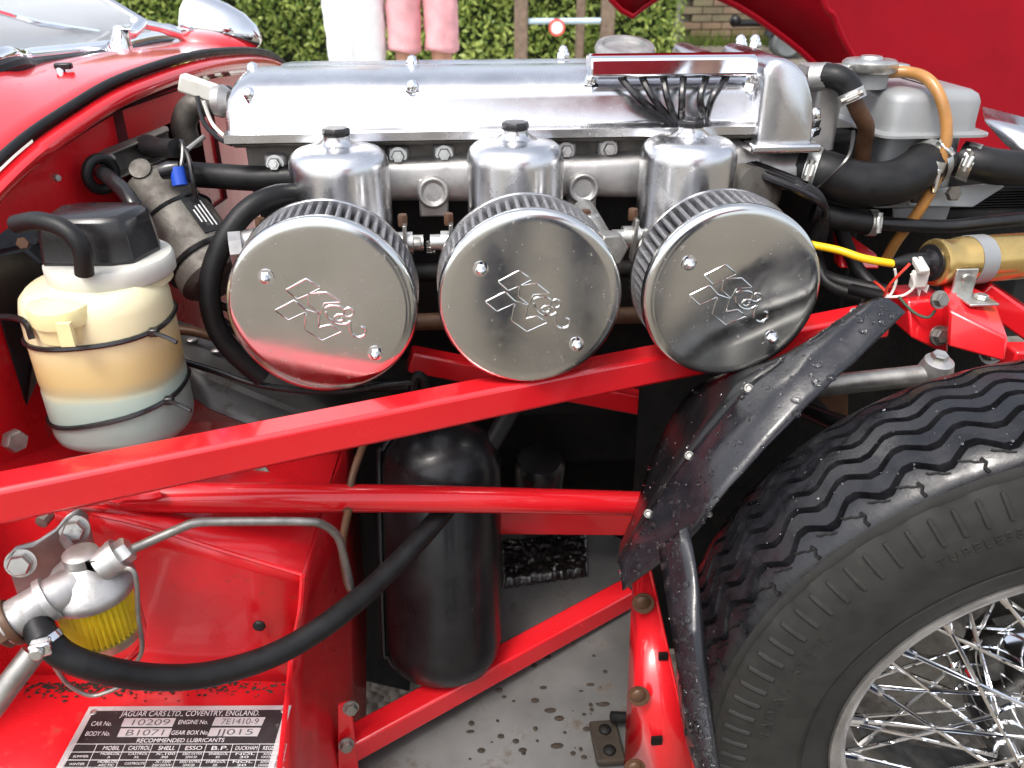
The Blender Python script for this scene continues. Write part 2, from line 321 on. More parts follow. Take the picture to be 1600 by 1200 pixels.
# trailer by the wall
tw = P(1228, 64, Y=8.3); t = thing('trailer', 'small parked trailer whose grey wheel shows beside the raised bonnet', 'trailer', (tw.x+.4, 8.5, GZ))
R0 = tw.z-GZ; wc = V(tw.x, 8.3, GZ+R0)
m = MB(); m.lathe([(R0*.58, -.07), (R0*.8, -.085), (R0*.97, -.06), (R0, 0), (R0*.97, .06), (R0*.8, .085), (R0*.58, .07)], wc, (0, -1, 0), 40); whe = m.build('tyre', mat('grey_tyre', (.12, .13, .13), .8), t)
m = MB(); m.lathe([(R0*.6, .05), (R0*.5, .06), (R0*.45, .02), (R0*.18, .03), (R0*.15, .06), (.001, .06)], wc, (0, -1, 0), 32); m.build('wheel_disc', mat('cream_wheel', (.75, .70, .6), .5), t)
m = MB(); m.tube([wc+V(math.cos(a)*R0*1.2, .03, math.sin(a)*R0*1.2) for a in [R_(x) for x in range(10, 175, 12)]], .1, 4, flat=.2); m.build('mudguard', M['black'], t)
m = MB(); m.box(wc+V(.75, .5, .35), (1.3, .9, .5)); m.build('body', M['steel'], t, bevel=.02)
m = MB(); m.tube([wc+V(-.35, .5, .12), wc+V(.2, .5, .12)], .035, 8); m.ball(wc+V(-.35, .5, .14), .06); m.build('drawbar', M['black'], t)
# people: skinned skeletons
def skin_obj(name, nodes, edges, m_, parent, root=0, sub=2):
    me = bpy.data.meshes.new(name); org = ORG[parent.name]
    me.from_pydata([Vector(n[0])-org for n in nodes], edges, []); me.materials.append(m_)
    o = bpy.data.objects.new(name, me); COL.objects.link(o); o.parent = parent; ORG[o.name] = org
    sk = o.modifiers.new('skin', 'SKIN'); sk.use_smooth_shade = True
    sv = me.skin_vertices
    if not sv:
        bm = bmesh.new(); bm.from_mesh(me); bm.verts.layers.skin.verify(); bm.to_mesh(me); bm.free(); sv = me.skin_vertices
    for i, n in enumerate(nodes):
        r = n[1]; sv[0].data[i].radius = r if isinstance(r, tuple) else (r, r); sv[0].data[i].use_root = (i == root)
    s = o.modifiers.new('sub', 'SUBSURF'); s.levels = 1; s.render_levels = sub; return o
def person(b, label, legs, style, arms=None, group='people standing by the hedge', lean=0):
    t = thing('person', label, 'person', b, group); X, Y, Z = b
    lx, rx = legs; el, wr, ha, fi = arms or ((.27, .02, 1.16), (.20, -.16, 1.20), (.15, -.22, 1.22), (.08, -.25, 1.23)); F_ = -1
    def am(s): return [((X+s*.2, Y, Z+1.40), .055), ((X+s*el[0], Y+el[1], Z+el[2]), .042), ((X+s*wr[0], Y+wr[1], Z+wr[2]), .032), ((X+s*ha[0], Y+ha[1], Z+ha[2]), (.028, .04)), ((X+s*fi[0], Y+fi[1], Z+fi[2]), (.02, .035))]
    n = [((X, Y, Z+.93), (.15, .1)), ((X, Y, Z+1.12), (.13, .09)), ((X, Y, Z+1.32), (.16, .1)), ((X, Y, Z+1.44), (.10, .07)), ((X, Y, Z+1.52), .055), ((X, Y, Z+1.57), .06), ((X, Y-.01, Z+1.66), (.08, .095)), ((X, Y, Z+1.75), (.055, .065))]+am(-1)+am(1)+[
         ((X+lx*.8, Y, Z+.86), .085), ((X+lx, Y, Z+.47), .055), ((X+lx, Y+.02, Z+.08), .036), ((X+lx, Y-.12, Z+.035), (.035, .03)),
         ((X+rx*.8, Y, Z+.86), .085), ((X+rx, Y, Z+.47), .055), ((X+rx, Y+.02, Z+.08), .036), ((X+rx, Y-.12, Z+.035), (.035, .03))]
    e = [(0, 1), (1, 2), (2, 3), (3, 4), (4, 5), (5, 6), (6, 7), (2, 8), (8, 9), (9, 10), (10, 11), (11, 12), (2, 13), (13, 14), (14, 15), (15, 16), (16, 17), (0, 18), (18, 19), (19, 20), (20, 21), (0, 22), (22, 23), (23, 24), (24, 25)]
    ln = lambda L_: [((p[0]+lean*max(0, p[2]-Z-.9)/.6, p[1], p[2]), r) for p, r in L_]
    skin_obj('body', ln(n), e, M['skin'], t)
    h = MB(); h.ball(V(X+lean*1.34, Y+.015, Z+1.705), .098, 14, (.95, 1.05, .9)); h.build('hair', M['hair'], t)
    sh = [((X, Y, Z+.92), (.175, .115)), ((X, Y, Z+1.12), (.16, .11)), ((X, Y, Z+1.34), (.19, .12)), ((X, Y, Z+1.44), (.12, .08)), ((X-.21, Y, Z+1.39), .075), ((X-.25, Y, Z+1.2), .065), ((X+.21, Y, Z+1.39), .075), ((X+.25, Y, Z+1.2), .065)]
    if style == 2: sh[5] = ((X-.24, Y+.10, Z+1.27), .06); sh[7] = ((X+.24, Y+.10, Z+1.27), .06)
    skin_obj('shirt', ln(sh), [(0, 1), (1, 2), (2, 3), (2, 4), (4, 5), (2, 6), (6, 7)], (M['whitecloth'], M['shirt'], M['redshirt'])[style], t)
    c = MB(); seg = 28
    for x in (lx, rx):                                 # each trouser leg is a cloth tube with folds, hem open
        zt, zb = Z+.90, (Z+.505 if style == 1 else Z+.06); rings = []
        for i in range(19):
            f = i/18; z = zt+(zb-zt)*f; cx = X+x*(.72+.28*min(1, f*2)); r0 = (.086-.006*f if style == 1 else .112-.048*min(1, f*1.4)); ring = []
            for k in range(seg):
                a = 2*math.pi*k/seg; fold = 1+.10*noise.noise(V(math.cos(a)*2+x*9, math.sin(a)*2, z*11))+.07*noise.noise(V(a*2, z*24, x))
                ring.append(V(cx+math.cos(a)*r0*fold, Y+math.sin(a)*r0*1.1*fold, z+(.008*math.sin(a*2) if i == 18 else 0)))
            rings.append(ring)
        c.loft(rings, caps=False)
    c.ball(V(X, Y, Z+.91), .175, 20, (1, .68, .62))
    c.build('shorts' if style == 1 else 'trousers', (M['whitecloth'], M['pink'], M['jeans'])[style], t, solid=.006, ang=80)
    for x in (lx, rx):
        k = MB(); k.ball(V(X+x, Y-.05, Z+.045), .06, 12, (.8, 2.0, .75)); k.build('shoe', M['shoe'], t)
    return t
a = P(556, 60, Y=4.5); person(V(a.x, 4.5, GZ), "person in plain white trousers standing beyond the engine", (-.058, .058), 0)
a = P(661, 60, Y=4.5); person(V(a.x, 4.5, GZ), 'person in pale pink knee-length shorts standing beyond the engine', (-.092, .092), 1)
ph = person(V(.27, -.52, GZ), 'person in dark blue jeans and red shirt, mirrored in the polished filter lids', (-.15, .15), 2, ((.27, .12, 1.14), (.17, .30, 1.02), (.11, .37, 1.0), (.06, .40, 1.0)), 'people by the car', .42)
# ============================================================ CAR BODY
def wavy(pts, amp, sc):
    return [p+V(noise.noise(p*sc), noise.noise(p*sc+V(9, 0, 0)), noise.noise(p*sc+V(0, 9, 0)))*amp for p in pts]
E_ = spl([V(-.49, .55, .66), V(-.45, .72, .762), P(0, 255, Y=.85), P(100, 180, Y=.95), P(200, 125, Y=1.07), P(330, 88, Y=1.3), P(425, 93, Y=1.62), V(-.27, 1.8, .73)], 8)
W_ = spl([V(-.70, .62, .72), V(-.66, .85, .80), P(-40, 116, Y=1.08), P(30, 104, Y=1.2), P(90, 96, Y=1.31), P(160, 87, Y=1.45), P(262, 71, Y=1.72), V(-.45, 1.86, .76)], 8)
sc = thing('scuttle', 'glossy red scuttle panel below the windscreen with a black rubber edge seal', 'scuttle', (-.5, 1.2, .7))
m = MB(); rows = []
for k in range(7):
    f = k/6; rows.append([E_[i].lerp(W_[i], f)+V(0, 0, .012*math.sin(f*math.pi)) for i in range(len(E_))])
m.grid(rows); m.build('top_panel', M['redclean'], sc, solid=.003, ang=60)
m = MB(); m.tube([p+V(.004, 0, .006) for p in E_], .0052, 10); m.build('rubber_seal', M['blackrub'], sc)
fl = MB(); fl.grid([[p+V(.008, -.002, -.001) for p in E_], [p+V(.017, -.005, -.009) for p in E_], [p+V(.016, -.004, -.017) for p in E_], [p+V(0, 0, -.026) for p in E_]]); fl.build('flange', M['redclean'], sc, solid=.002, ang=60)
# bulkhead sheet below the flange with a recessed opening
bk = thing('bulkhead', 'red bulkhead panel under the rubber-sealed scuttle edge', 'bulkhead', (-.42, 1.1, .3))
m = MB(); nz_ = 14; rec = []
for i in range(len(E_)-1):
    for k in range(nz_):
        def pt(ii, kk):
            p = E_[ii]; zt = p.z-.03; z = zt+(.30-zt)*kk/nz_; d = noise.noise(V(p.y*4, z*4, 3))*.006
            return V(p.x-.004+d, p.y, z)
        q = [pt(i, k), pt(i+1, k), pt(i+1, k+1), pt(i, k+1)]; c = sum(q, V(0, 0, 0))/4
        if 1.06 < c.y < 1.24 and .70 < c.z < .80: rec.append(c); continue
        m.add(q, [(0, 1, 2, 3)])
bm_ = m.build('panel', M['red'], bk, ang=60)
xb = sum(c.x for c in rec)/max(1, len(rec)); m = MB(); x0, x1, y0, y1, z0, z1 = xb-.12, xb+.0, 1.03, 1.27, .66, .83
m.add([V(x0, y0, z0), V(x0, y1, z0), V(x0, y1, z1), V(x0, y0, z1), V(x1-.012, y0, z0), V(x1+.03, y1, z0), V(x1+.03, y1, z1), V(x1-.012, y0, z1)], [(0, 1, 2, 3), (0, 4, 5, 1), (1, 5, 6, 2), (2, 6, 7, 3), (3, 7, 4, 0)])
m.build('recess', M['recess_shade'], bk)
for px, py, Y in ((18, 687, .70), (88, 278, .9), (60, 345, .84)):
    b = P(px, py, Y=Y); m = MB(); m.hexa(b, (.8, -.6, .1), .011 if py > 600 else .004, .012 if py > 600 else .004); m.build('bolt', M['steel'], bk)
# windscreen
dW = (P(150, 0, Y=1.72)-P(262, 71, Y=1.72))*3.2
ws = thing('windscreen', 'pale curved windscreen glass with a chrome base trim above the red scuttle', 'windscreen', (-.6, 1.3, .8))
Wg = W_[6:-4]
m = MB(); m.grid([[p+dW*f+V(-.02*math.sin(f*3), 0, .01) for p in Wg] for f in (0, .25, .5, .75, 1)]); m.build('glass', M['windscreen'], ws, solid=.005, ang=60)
m = MB(); m.tube([p+V(.01, 0, .012) for p in Wg], .011, 10); m.build('chrome_trim', M['chrome'], ws)
m = MB(); m.tube([p+V(.022, -.004, .002) for p in Wg], .009, 8); m.build('rubber_strip', M['blackrub'], ws)
m = MB(); m.tube([Wg[-1]+dW*f+V(-.02*math.sin(f*3), .004, .01) for f in (0, .25, .5, .75, 1)], .013, 8); m.build('side_pillar', M['chrome'], ws)
m = MB(); m.grid([[p+V(-.03-.3*f, .0, -.03-.05*f) for p in Wg] for f in (0, .3, .6, 1)]); tag(m.build('dashboard', M['interior'], solid=.01), 'dark dashboard top seen through the windscreen glass', 'dashboard')
st = P(28, 22, Y=1.35)+V(-.12, .05, .0); e1, e2, _ = frame(V(.8, 0, .6)); m = MB()
m.tube([st+(e1*math.cos(a)+e2*math.sin(a))*.18 for a in [2*math.pi*k/40 for k in range(40)]], .012, 8, closed=True); sw = thing('steering_wheel', 'dark rimmed steering wheel seen through the windscreen glass', 'steering wheel', st)
m.build('rim', M['interior'], sw)
for k in range(3):
    a = 2*math.pi*k/3+.4; m = MB(); m.bar(st, st+(e1*math.cos(a)+e2*math.sin(a))*.175, .022, .004, V(.8, 0, .6)); m.build('spoke', M['alu'], sw)
# wipers: chrome spindle and arm
for i, (px, py, Y, tx, ty, lab) in enumerate(((188, 82, 1.42, 232, 46, 'chrome wiper spindle and arm standing on the scuttle near the bullet mirror'),)):
    b = P(px, py, Y=Y); t = thing('wiper', lab, 'wiper', b)
    m = MB(); m.lathe([(.022, -.01), (.022, .004), (.014, .018), (.012, .036)], b, (.25, 0, 1), 20); m.build('spindle', M['chrome'], t)
    h = P(205, 52, Y=Y+.05); m = MB(); m.tube(spl([b+V(.005, 0, .03), h, P(222, 36, Y=Y+.1)], 6), .009, 10); m.ball(P(214, 36, Y=Y+.1), .012); m.build('arm', M['chrome'], t)
    m = MB(); m.tube([P(214, 40, Y=Y+.1), P(165, 52, Y=Y+.14), P(60, 36, Y=Y-.08), P(-60, 0, Y=Y-.25)], .005, 8); m.build('blade', M['chrome'], t)
# bullet mirror
mc = P(352, 50, Y=1.62); t = thing('bullet_mirror', 'chrome bullet-shaped mirror on a short stalk above the rubber-sealed scuttle edge', 'mirror', mc-V(.06, 0, .06))
m = MB(); ax = V(.97, -.1, -.2); m.lathe([(.052, -.062), (.054, -.056), (.053, -.03), (.047, 0), (.037, .03), (.022, .052), (.008, .062), (.001, .064)], mc, ax, 32); m.build('shell', M['chrome'], t)
m = MB(); m.lathe([(.049, 0), (.049, .002)], mc-ax.normalized()*.0645, ax, 28); m.build('mirror_glass', M['alubright'], t)
m = MB(); m.tube(spl([P(300, 72, Y=1.6), P(312, 62, Y=1.6), P(330, 60, Y=1.6)], 5), .012, 10); m.build('stalk', M['chrome'], t)
m = MB(); m.tube(spl([P(222, 37, Y=1.55), P(262, 46, Y=1.57), P(310, 62, Y=1.6)], 6), [.008]*6+[.01]*7, 10); m.build('arm', M['chrome'], t)
m = MB(); m.lathe([(.03, -.008), (.03, .004), (.018, .014)], P(292, 77, Y=1.6), (.2, 0, 1), 20); m.build('base', M['chrome'], t)
b = P(98, 121, Y=1.1); t = thing('washer_jet', 'small chrome washer jet standing on the red scuttle', 'washer jet', b)
m = MB(); m.lathe([(.010, -.006), (.010, .002), (.006, .006), (.005, .012)], b, (0, 0, 1), 14); m.build('base', M['chrome'], t)
m = MB(); m.box(b+V(.004, 0, .013), (.02, .010, .007)); m.build('nozzle', M['black'], t, bevel=.002)
# ------------------------------------------------------------ raised bonnet (far wing + inner panel)
bn = thing('bonnet', 'raised red bonnet, its dark underside filling the top right corner', 'bonnet', P(1400, 160, Y=1.7))
arc = [P(930, -60, Y=1.86), P(956, 0, Y=1.86), P(972, 16, Y=1.86), P(988, 25, Y=1.86), P(1003, 12, Y=1.86), P(1030, -6, Y=1.86), P(1075, -14, Y=1.86), P(1120, -6, Y=1.86), P(1152, 9, Y=1.86), P(1180, 26, Y=1.86), P(1208, 46, Y=1.86), P(1232, 64, Y=1.86), P(1252, 80, Y=1.86), P(1275, 102, Y=1.86), P(1300, 135, Y=1.86), P(1330, 200, Y=1.86), P(1345, 300, Y=1.86)]
top = [P(930+(1750-930)*k/(len(arc)-1), -330, Y=1.80) for k in range(len(arc))]
m = MB(); rows = []
for f in (0, .15, .3, .5, .75, 1):
    rows.append([a_.lerp(b_, f)+V(0, -.10*math.sin(f*math.pi*.5), 0) for a_, b_ in zip(arc, top)])
m.grid(rows); m.build('far_wing', M['redsatin_shade'], bn, solid=.004, ang=50)
m = MB(); m.tube(arc, .007, 8); m.build('arch_lip', M['redsatin_shade'], bn)
pan = [(1285, -120), (1288, 0), (1303, 25), (1315, 55), (1333, 88), (1360, 130), (1400, 330), (1800, 420), (1800, -120)]
m = MB(); m.prism([P(x, y, Y=1.5 if x < 1500 else 1.62) for x, y in pan], (.0, .004, 0)); m.build('inner_panel', M['redsatin_shade'], bn)
inn = spl([P(x, y, Y=1.495) for x, y in pan[:6]], 5); m = MB(); m.tube(inn, .006, 8); m.build('panel_edge', M['redsatin_shade'], bn)
m = MB(); sk_ = [P(930, -330, Y=1.80), P(1750, -330, Y=1.80)]
m.grid([[sk_[0], sk_[1]], [sk_[0]+V(.05, -.5, .25), sk_[1]+V(.05, -.5, .2)], [sk_[0]+V(.1, -1.1, .22), sk_[1]+V(.05, -1.1, .2)]]); 
# ------------------------------------------------------------ engine
eng = thing('engine', 'polished aluminium straight six engine across the middle of the bay', 'engine', (.1, 1.12, .2))
X0, X1 = P(352, 190, Y=.97).x, P(1190, 195, Y=.94).x; XE = P(1272, 200, Y=.94).x
def cover(Yo, nuts, lab, bul, Zo=0):
    prof = [(.950, .806), (.950, .815), (.963, .817), (.966, .821), (.968, .846), (.970, .853), (.976, .860), (.988, .866), (1.01, .870), (1.05, .873), (1.08, .870), (1.098, .862), (1.105, .845), (1.105, .806)]
    rings = []
    for x, s in ((X0, .5), (X0+.003, .72), (X0+.009, .88), (X0+.018, .97), (X0+.028, 1), (X0+.25, 1), (X0+.4, 1), (X1+.02, 1), (X1+.05, 1)):
        yc, zb = 1.03, .806
        rings.append([V(x, Yo+yc+(y-yc)*(1 if z < .82 else (.88+.12*s)), zb+(z-zb)*(s if z > .82 else 1)) for y, z in prof])
    rings = [[p+V(0, 0, Zo) for p in r] for r in rings]
    m = MB(); m.loft(rings, openring=True, caps=False); n_ = len(prof); m.add(rings[0], [tuple(range(n_))]); m.add(rings[-1], [tuple(range(n_))])
    c = m.build('cam_cover', M['alu'], eng, ang=50, bevel=.0, label=lab)
    for px, py, Y in nuts:
        b = P(px, py, Y=Y); up = V(0, -.35, 1).normalized() if Y < 1.02 else V(0, 0, 1); q = MB(); q.lathe([(.0125, -.012), (.0125, -.004), (.0095, -.003), (.0095, .006), (.0085, .009)], b, up, 6)
        q.lathe([(.0075, .006), (.0075, .012), (.005, .017), (.001, .019)], b, up, 14); q.build('dome_nut', M['chrome'], c)
    return c
cover(0, [(393, 162, .978), (645, 150, .978), (922, 139, .978), (1172, 134, .975), (1268, 192, .955), (397, 123, 1.06), (645, 112, 1.06)], 'near polished cam cover facing the carburettors', True)
cover(.235, [(880, 92, 1.27), (1156, 76, 1.2), (1178, 76, 1.2)], 'far cam cover behind the lead conduit', False, -.022)
m = MB(); m.box(((X0+XE)/2+.0, 1.16, .771), (XE-X0-.03, .36, .060)); m.box(((X0+XE)/2, 1.158, .803), (XE-X0-.01, .40, .008)); m.build('cylinder_head', M['castdark'], eng, bevel=.004)
m = MB(); m.box(((X0+XE)/2+.0, 1.165, .65), (XE-X0-.034, .34, .182)); m.build('lower_head', M['oily'], eng, bevel=.004)  # black colour paints the shade under the manifold onto the head
m = MB(); m.box(((X0+X1)/2, 1.17, .43), (X1-X0-.02, .26, .26)); m.build('block', M['oily'], eng, bevel=.01)
def arch(Yo, Zo, Yn):                                  # rounded upright front end of a cover
    xa, xb, zb, zt = X1-.004, XE, .797, .889; out = [(xa, zb), (xa, zt-.012), (xa+.004, zt-.003), (xa+.012, zt)]
    rx_ = xb-xa-.016
    for k in range(1, 13): a = R_(90-90*k/12); out.append((xb-rx_+rx_*math.cos(a), zt-.080+.080*math.sin(a)))
    out += [(xb+.001, zb+.006), (xb+.001, zb)]
    cxm, czm = (xa+xb)/2, zb; rings = []
    for Y_, ins in ((Yn, .0065), (Yn+.002, .003), (Yn+.005, .001), (Yn+.010, 0), (Yn+.06, 0), (1.10, 0), (1.105, .006)):
        rings.append([V(x+(cxm-x)*ins/.045, Yo+Y_, Zo+max(zb, z-(ins if z > zb+.01 else 0))) for x, z in out])
    q = MB(); q.loft(rings); q.build('front_arch', M['alu'], eng, ang=50)
    q = MB(); q.box(((xa+xb)/2, Yo+Yn+.08, Zo+zb-.004), (xb-xa+.016, .18, .010)); q.build('arch_lip', M['alu'], eng, bevel=.003)
arch(0, 0, .938); arch(.235, -.022, .945)
# oil filler ring cap on the far cover
oc = P(975, 88, Y=1.27); m = MB(); m.lathe([(.030, -.03), (.030, .0), (.042, .004), (.044, .010), (.042, .016), (.034, .017), (.032, .011), (.001, .011)], oc, (0, -.25, 1), 36); m.build('oil_filler_cap', M['cast'], eng)
# head nuts with lugs
for px, py in ((430, 256), (622, 244), (694, 241), (884, 236), (951, 233), (560, 250), (760, 240)):
    b = P(px, py, Y=.972); m = MB(); m.box(b+V(0, .006, -.004), (.026, .012, .03)); lg = m.build('stud_lug', M['cast'], eng, bevel=.005)
    m = MB(); m.lathe([(.010, 0), (.010, .002)], b, (0, -1, .2), 16); m.hexa(b+V(0, -.002, 0), (0, -1, .2), .0075, .008); m.lathe([(.004, 0), (.004, .013)], b, (0, -1, .2), 8); m.build('nut', M['zinc'], lg)
# inlet manifold
ma, mb_ = P(365, 292, Y=.985), P(1010, 280, Y=.985); zc = (ma.z+mb_.z)/2
m = MB(); pr = []
for k in range(20):
    a = 2*math.pi*k/20; c_, s_ = math.cos(a), math.sin(a); pr.append((math.copysign(abs(c_)**.55, c_)*.030, math.copysign(abs(s_)**.55, s_)*.026))
mx0, mx1 = P(470, 285, Y=.985).x, P(1015, 280, Y=.985).x; xs = [mx0+(mx1-mx0)*k/24 for k in range(25)]
m.loft([[V(x, .985+y*(1+.05*math.sin(x*40)), .757+z*(1+.06*math.sin(x*31))) for y, z in pr] for x in xs]); mf = m.build('inlet_manifold', M['cast'], eng)
for px, py in ((677, 300), (911, 294)):
    b = P(px, py, Y=.953); m = MB(); m.box(b+V(0, .012, -.008), (.034, .02, .045)); m.lathe([(.019, -.004), (.019, .004), (.014, .008), (.013, .003), (.001, .003)], b, (0, -1, .1), 24); m.build('boss', M['cast'], mf, bevel=.003)
for px in (530, 805, 1073):
    x = P(px, 280, Y=.92).x; m = MB(); m.tube([V(x, .93, .695), V(x, 1.02, .735)], .038, 18); m.build('runner', M['castdark'], mf)
# water outlet
wo = spl([P(1120, 250, Y=.98), P(1170, 255, Y=.98), P(1215, 268, Y=.97), P(1252, 262, Y=.97)], 6); m = MB(); m.tube(wo, [.03]*4+[.028]*4+[.022]*11, 18); m.build('water_outlet', M['cast'], eng)
m = MB(); m.lathe([(.03, 0), (.033, .01), (.028, .03)], P(1150, 300, Y=.95), (.4, -.8, .2), 20); m.ball(P(1175, 300, Y=.97), .035, 14); m.build('front_housing', M['castdark'], eng)
# ------------------------------------------------------------ plug lead conduit and leads
ca, cb = P(922, 117, Y=.955), P(1183, 116, Y=.95); zt = P(1050, 92, Y=1.0).z
t = thing('lead_conduit', 'long chrome plug-lead conduit bolted over the near cam cover', 'conduit', (ca+cb)/2)
m = MB(); L0, L1 = ca.x, cb.x
zc_ = ca.z; cs = [(.948, zc_-.001), (.9514, zc_+.0165), (.956, zc_+.0185), (.984, zc_+.019), (.988, zc_+.012), (.982, zc_+.002), (.962, zc_-.006)]
m.loft([[V(L0, y, z) for y, z in cs], [V(L0+.012, y, z) for y, z in cs], [V(L1-.012, y, z) for y, z in cs], [V(L1, y, z) for y, z in cs]]); m.build('channel', M['chrome'], t, bevel=.002, ang=30)
for x in (L0+.006, L1-.006):
    m = MB(); m.bar(V(x, .985, .866), V(x, .985, ca.z+.01), .006, .03); m.build('bracket', M['chrome'], t)
for i, (px, qx) in enumerate(((968, 1056), (1002, 1060), (1036, 1064), (1068, 1072), (1104, 1096), (1136, 1094))):
    a_ = P(px, 118, Y=.962); bend = P(px+(qx-px)*.45+((-4) if i < 4 else (-6)), 158, Y=.945); c_ = P(qx if i < 4 else qx+12, 194 if i < 4 else 200, Y=.968)
    tail = [P(1130+i, 234+i*2, Y=.99-i*.003), P(1180, 256+i*3, Y=.955-i*.003), P(1250, 284+i*3, Y=.94-i*.004), P(1285+i, 312+i*3, Y=.93), P(1290-i*3, 360, Y=.95), P(1270-i*4, 420, Y=.98)]
    m = MB(); m.tube(spl([a_+V(0, .01, .008), a_, bend, c_]+tail, 7), .0042, 8)
    tag(m.build('plug_lead', M['plastic']), 'black spark plug lead, number %s from the left under the chrome conduit' % ('one', 'two', 'three', 'four', 'five', 'six')[i], 'plug lead', 'leads hanging from the conduit')
# ------------------------------------------------------------ carburettors
for i, (px, lab) in enumerate(((531, 'left polished carburettor dashpot, nearest the washer bottle'), (805, 'middle polished carburettor dashpot of the three'), (1073, 'right polished carburettor dashpot below the plug leads'))):
    Yc = .915; x = P(px, 270, Y=Yc).x; o = V(x, Yc, 0); t = thing('carburettor', lab, 'carburettor', (x, Yc, .62), 'carburettors in a row')
    zs = .806 + (0 if i == 0 else .003)
    RD = .0535; m = MB(); m.lathe([(RD+.002, .69), (RD+.002, .704), (RD, .708), (RD, zs-.020), (RD*.985, zs-.012), (RD*.93, zs-.005), (RD*.82, zs-.0005), (RD*.62, zs+.002), (RD*.42, zs+.0035), (.0185, zs+.0045), (.0155, zs+.007), (.0142, zs+.010), (.0138, zs+.014)], o, (0, 0, 1), 56); d = m.build('dashpot', M['alu'], t, ang=60)
    for a in (0, 1.57, 3.14, 4.71):
        m = MB(); m.prism([o+V(math.cos(a)*r+math.sin(a)*w_, math.sin(a)*r-math.cos(a)*w_, zs+h) for r, h, w_ in ((.011, .013, 0), (.011, .002, 0), (.026, .002, 0))], V(math.sin(a), -math.cos(a), 0)*.003); m.build('neck_rib', M['alu'], d)
    m = MB(); m.lathe([(.0140, zs+.014), (.0150, zs+.0152), (.0150, zs+.0195), (.0138, zs+.022), (.001, zs+.0226)], o, (0, 0, 1), 8); m.build('damper_cap', M['plastic'], t, bevel=.0012)
    m = MB(); m.tube([V(x, .80, .693), V(x, .87, .693), V(x, 1.0, .70)], [.046, .046, .036], 24); m.box((x, .915, .675), (.085, .085, .07)); m.build('body', M['cast'], t, bevel=.004)
    m = MB(); m.box((x, .915, .705), (.105, .06, .012)); m.build('flange', M['cast'], t, bevel=.004)
    for s in (-1, 1):
        m = MB(); m.hexa((x+s*.044, .895, .711), (0, 0, 1), .006, .006); m.build('screw', M['zinc'], t)
    for s in (-1, 1):                                      # throttle spindle ends and levers beside each filter
        sx = x+s*.072-.004; y = .845; z = .722; m = MB(); m.tube([V(sx-.02, y, z), V(sx+.02, y, z)], .0085, 12); m.tube([V(sx-.009, y, z), V(sx+.009, y, z)], .012, 12); m.build('spindle_end', M['zinc'], t)
        m = MB(); m.bar(V(sx, y-.012, z-.022), V(sx+.002, y-.012, z+.024), .004, .014, (0, 1, 0)); m.lathe([(.007, 0), (.007, .008)], V(sx+.01, y-.016, z+.004), (1, 0, 0), 10); m.build('lever', M['steel'], t, bevel=.001)
        m = MB(); m.hexa(V(sx, y-.004, z+.02), (0, 0, 1), .0055, .012); m.build('lever_screw', M['brown'], t)
    cs_ = [V(x+.095+.004*math.cos(a), .86+.004*math.sin(a), .705+.0028*a/6.28) for a in [k*.5 for k in range(60)]]
    m = MB(); m.tube(cs_, .0009, 5); m.build('spring', M['steel'], t)
b = P(945, 385, Y=.80); m = MB(); m.hexa(b, V(.2, -1, .1), .019, .02); m.tube([b, b+V(-.012, .07, .02)], .012, 12); t = thing('banjo_union', 'large hexagonal union between the middle and right filters', 'union', b); m.build('nut', M['steel'], t, bevel=.001)
b2_ = P(920, 345, Y=.84); m = MB(); m.hexa(b2_-V(0, 0, .008), (0, 0, 1), .012, .016); m.tube([b2_-V(0, 0, .04), b2_-V(0, 0, .006)], .01, 12); m.build('bolt', M['zinc'], t)
b = P(385, 388, Y=.83); t = thing('fuel_banjo', 'cast fuel banjo with short pipe left of the left filter', 'banjo', b)
m = MB(); m.tube([b+V(-.015, .01, 0), b+V(.045, .02, .006)], .014, 16); m.lathe([(.018, -.006), (.018, .006)], b+V(-.01, 0, 0), (1, .2, 0), 8); m.build('body', M['cast'], t)
m = MB(); m.tube(spl([b+V(-.004, -.006, -.01), b+V(-.004, -.012, -.04), b+V(.0, -.005, -.08)], 5), .006, 10); m.build('pipe', M['zinc'], t)
# ------------------------------------------------------------ air filters
LX, LY, LZ, LR = -.1155, .74, .6935, .0895
f0 = thing('air_filter', '', 'air filter', (LX, LY, LZ-LR), 'three round air filters')
c0 = V(LX, LY, LZ); AX = V(0, -1, 0)
m = MB(); m.lathe([(LR-.0025, -.012), (LR, -.010), (LR, -.004), (LR-.0015, -.001), (LR-.005, .0008), (LR-.012, .0012), (.045, .0016), (.02, .0018), (.0005, .0018)], c0, AX, 96); lid = m.build('lid', M['alubright'], f0, ang=60)
m = MB(); m.lathe([(LR-.004, -.053), (LR+.0005, -.053), (LR+.001, -.058), (LR-.001, -.062), (.03, -.062)], c0, AX, 96); m.build('back_plate', M['alu'], f0, ang=60)
NP = 56; rings = []
for yy in (-.010, -.034, -.055):
    rings.append([c0+AX*yy+V(math.cos(a), 0, math.sin(a))*r for a, r in [(2*math.pi*(k+o_)/NP, rr) for k in range(NP) for o_, rr in ((0, .0862), (.2, .0850), (.5, .0715), (.8, .0850))]])
m = MB(); m.loft(rings, caps=False); m.build('pleated_element', M['pleat'], f0, ang=35)
def L2(cx, cy, h=.0012): px, py = 330+cx/3.2, 280+cy/3.2; return c0+V((px-505)/1630, -h, -(py-487)/1630)
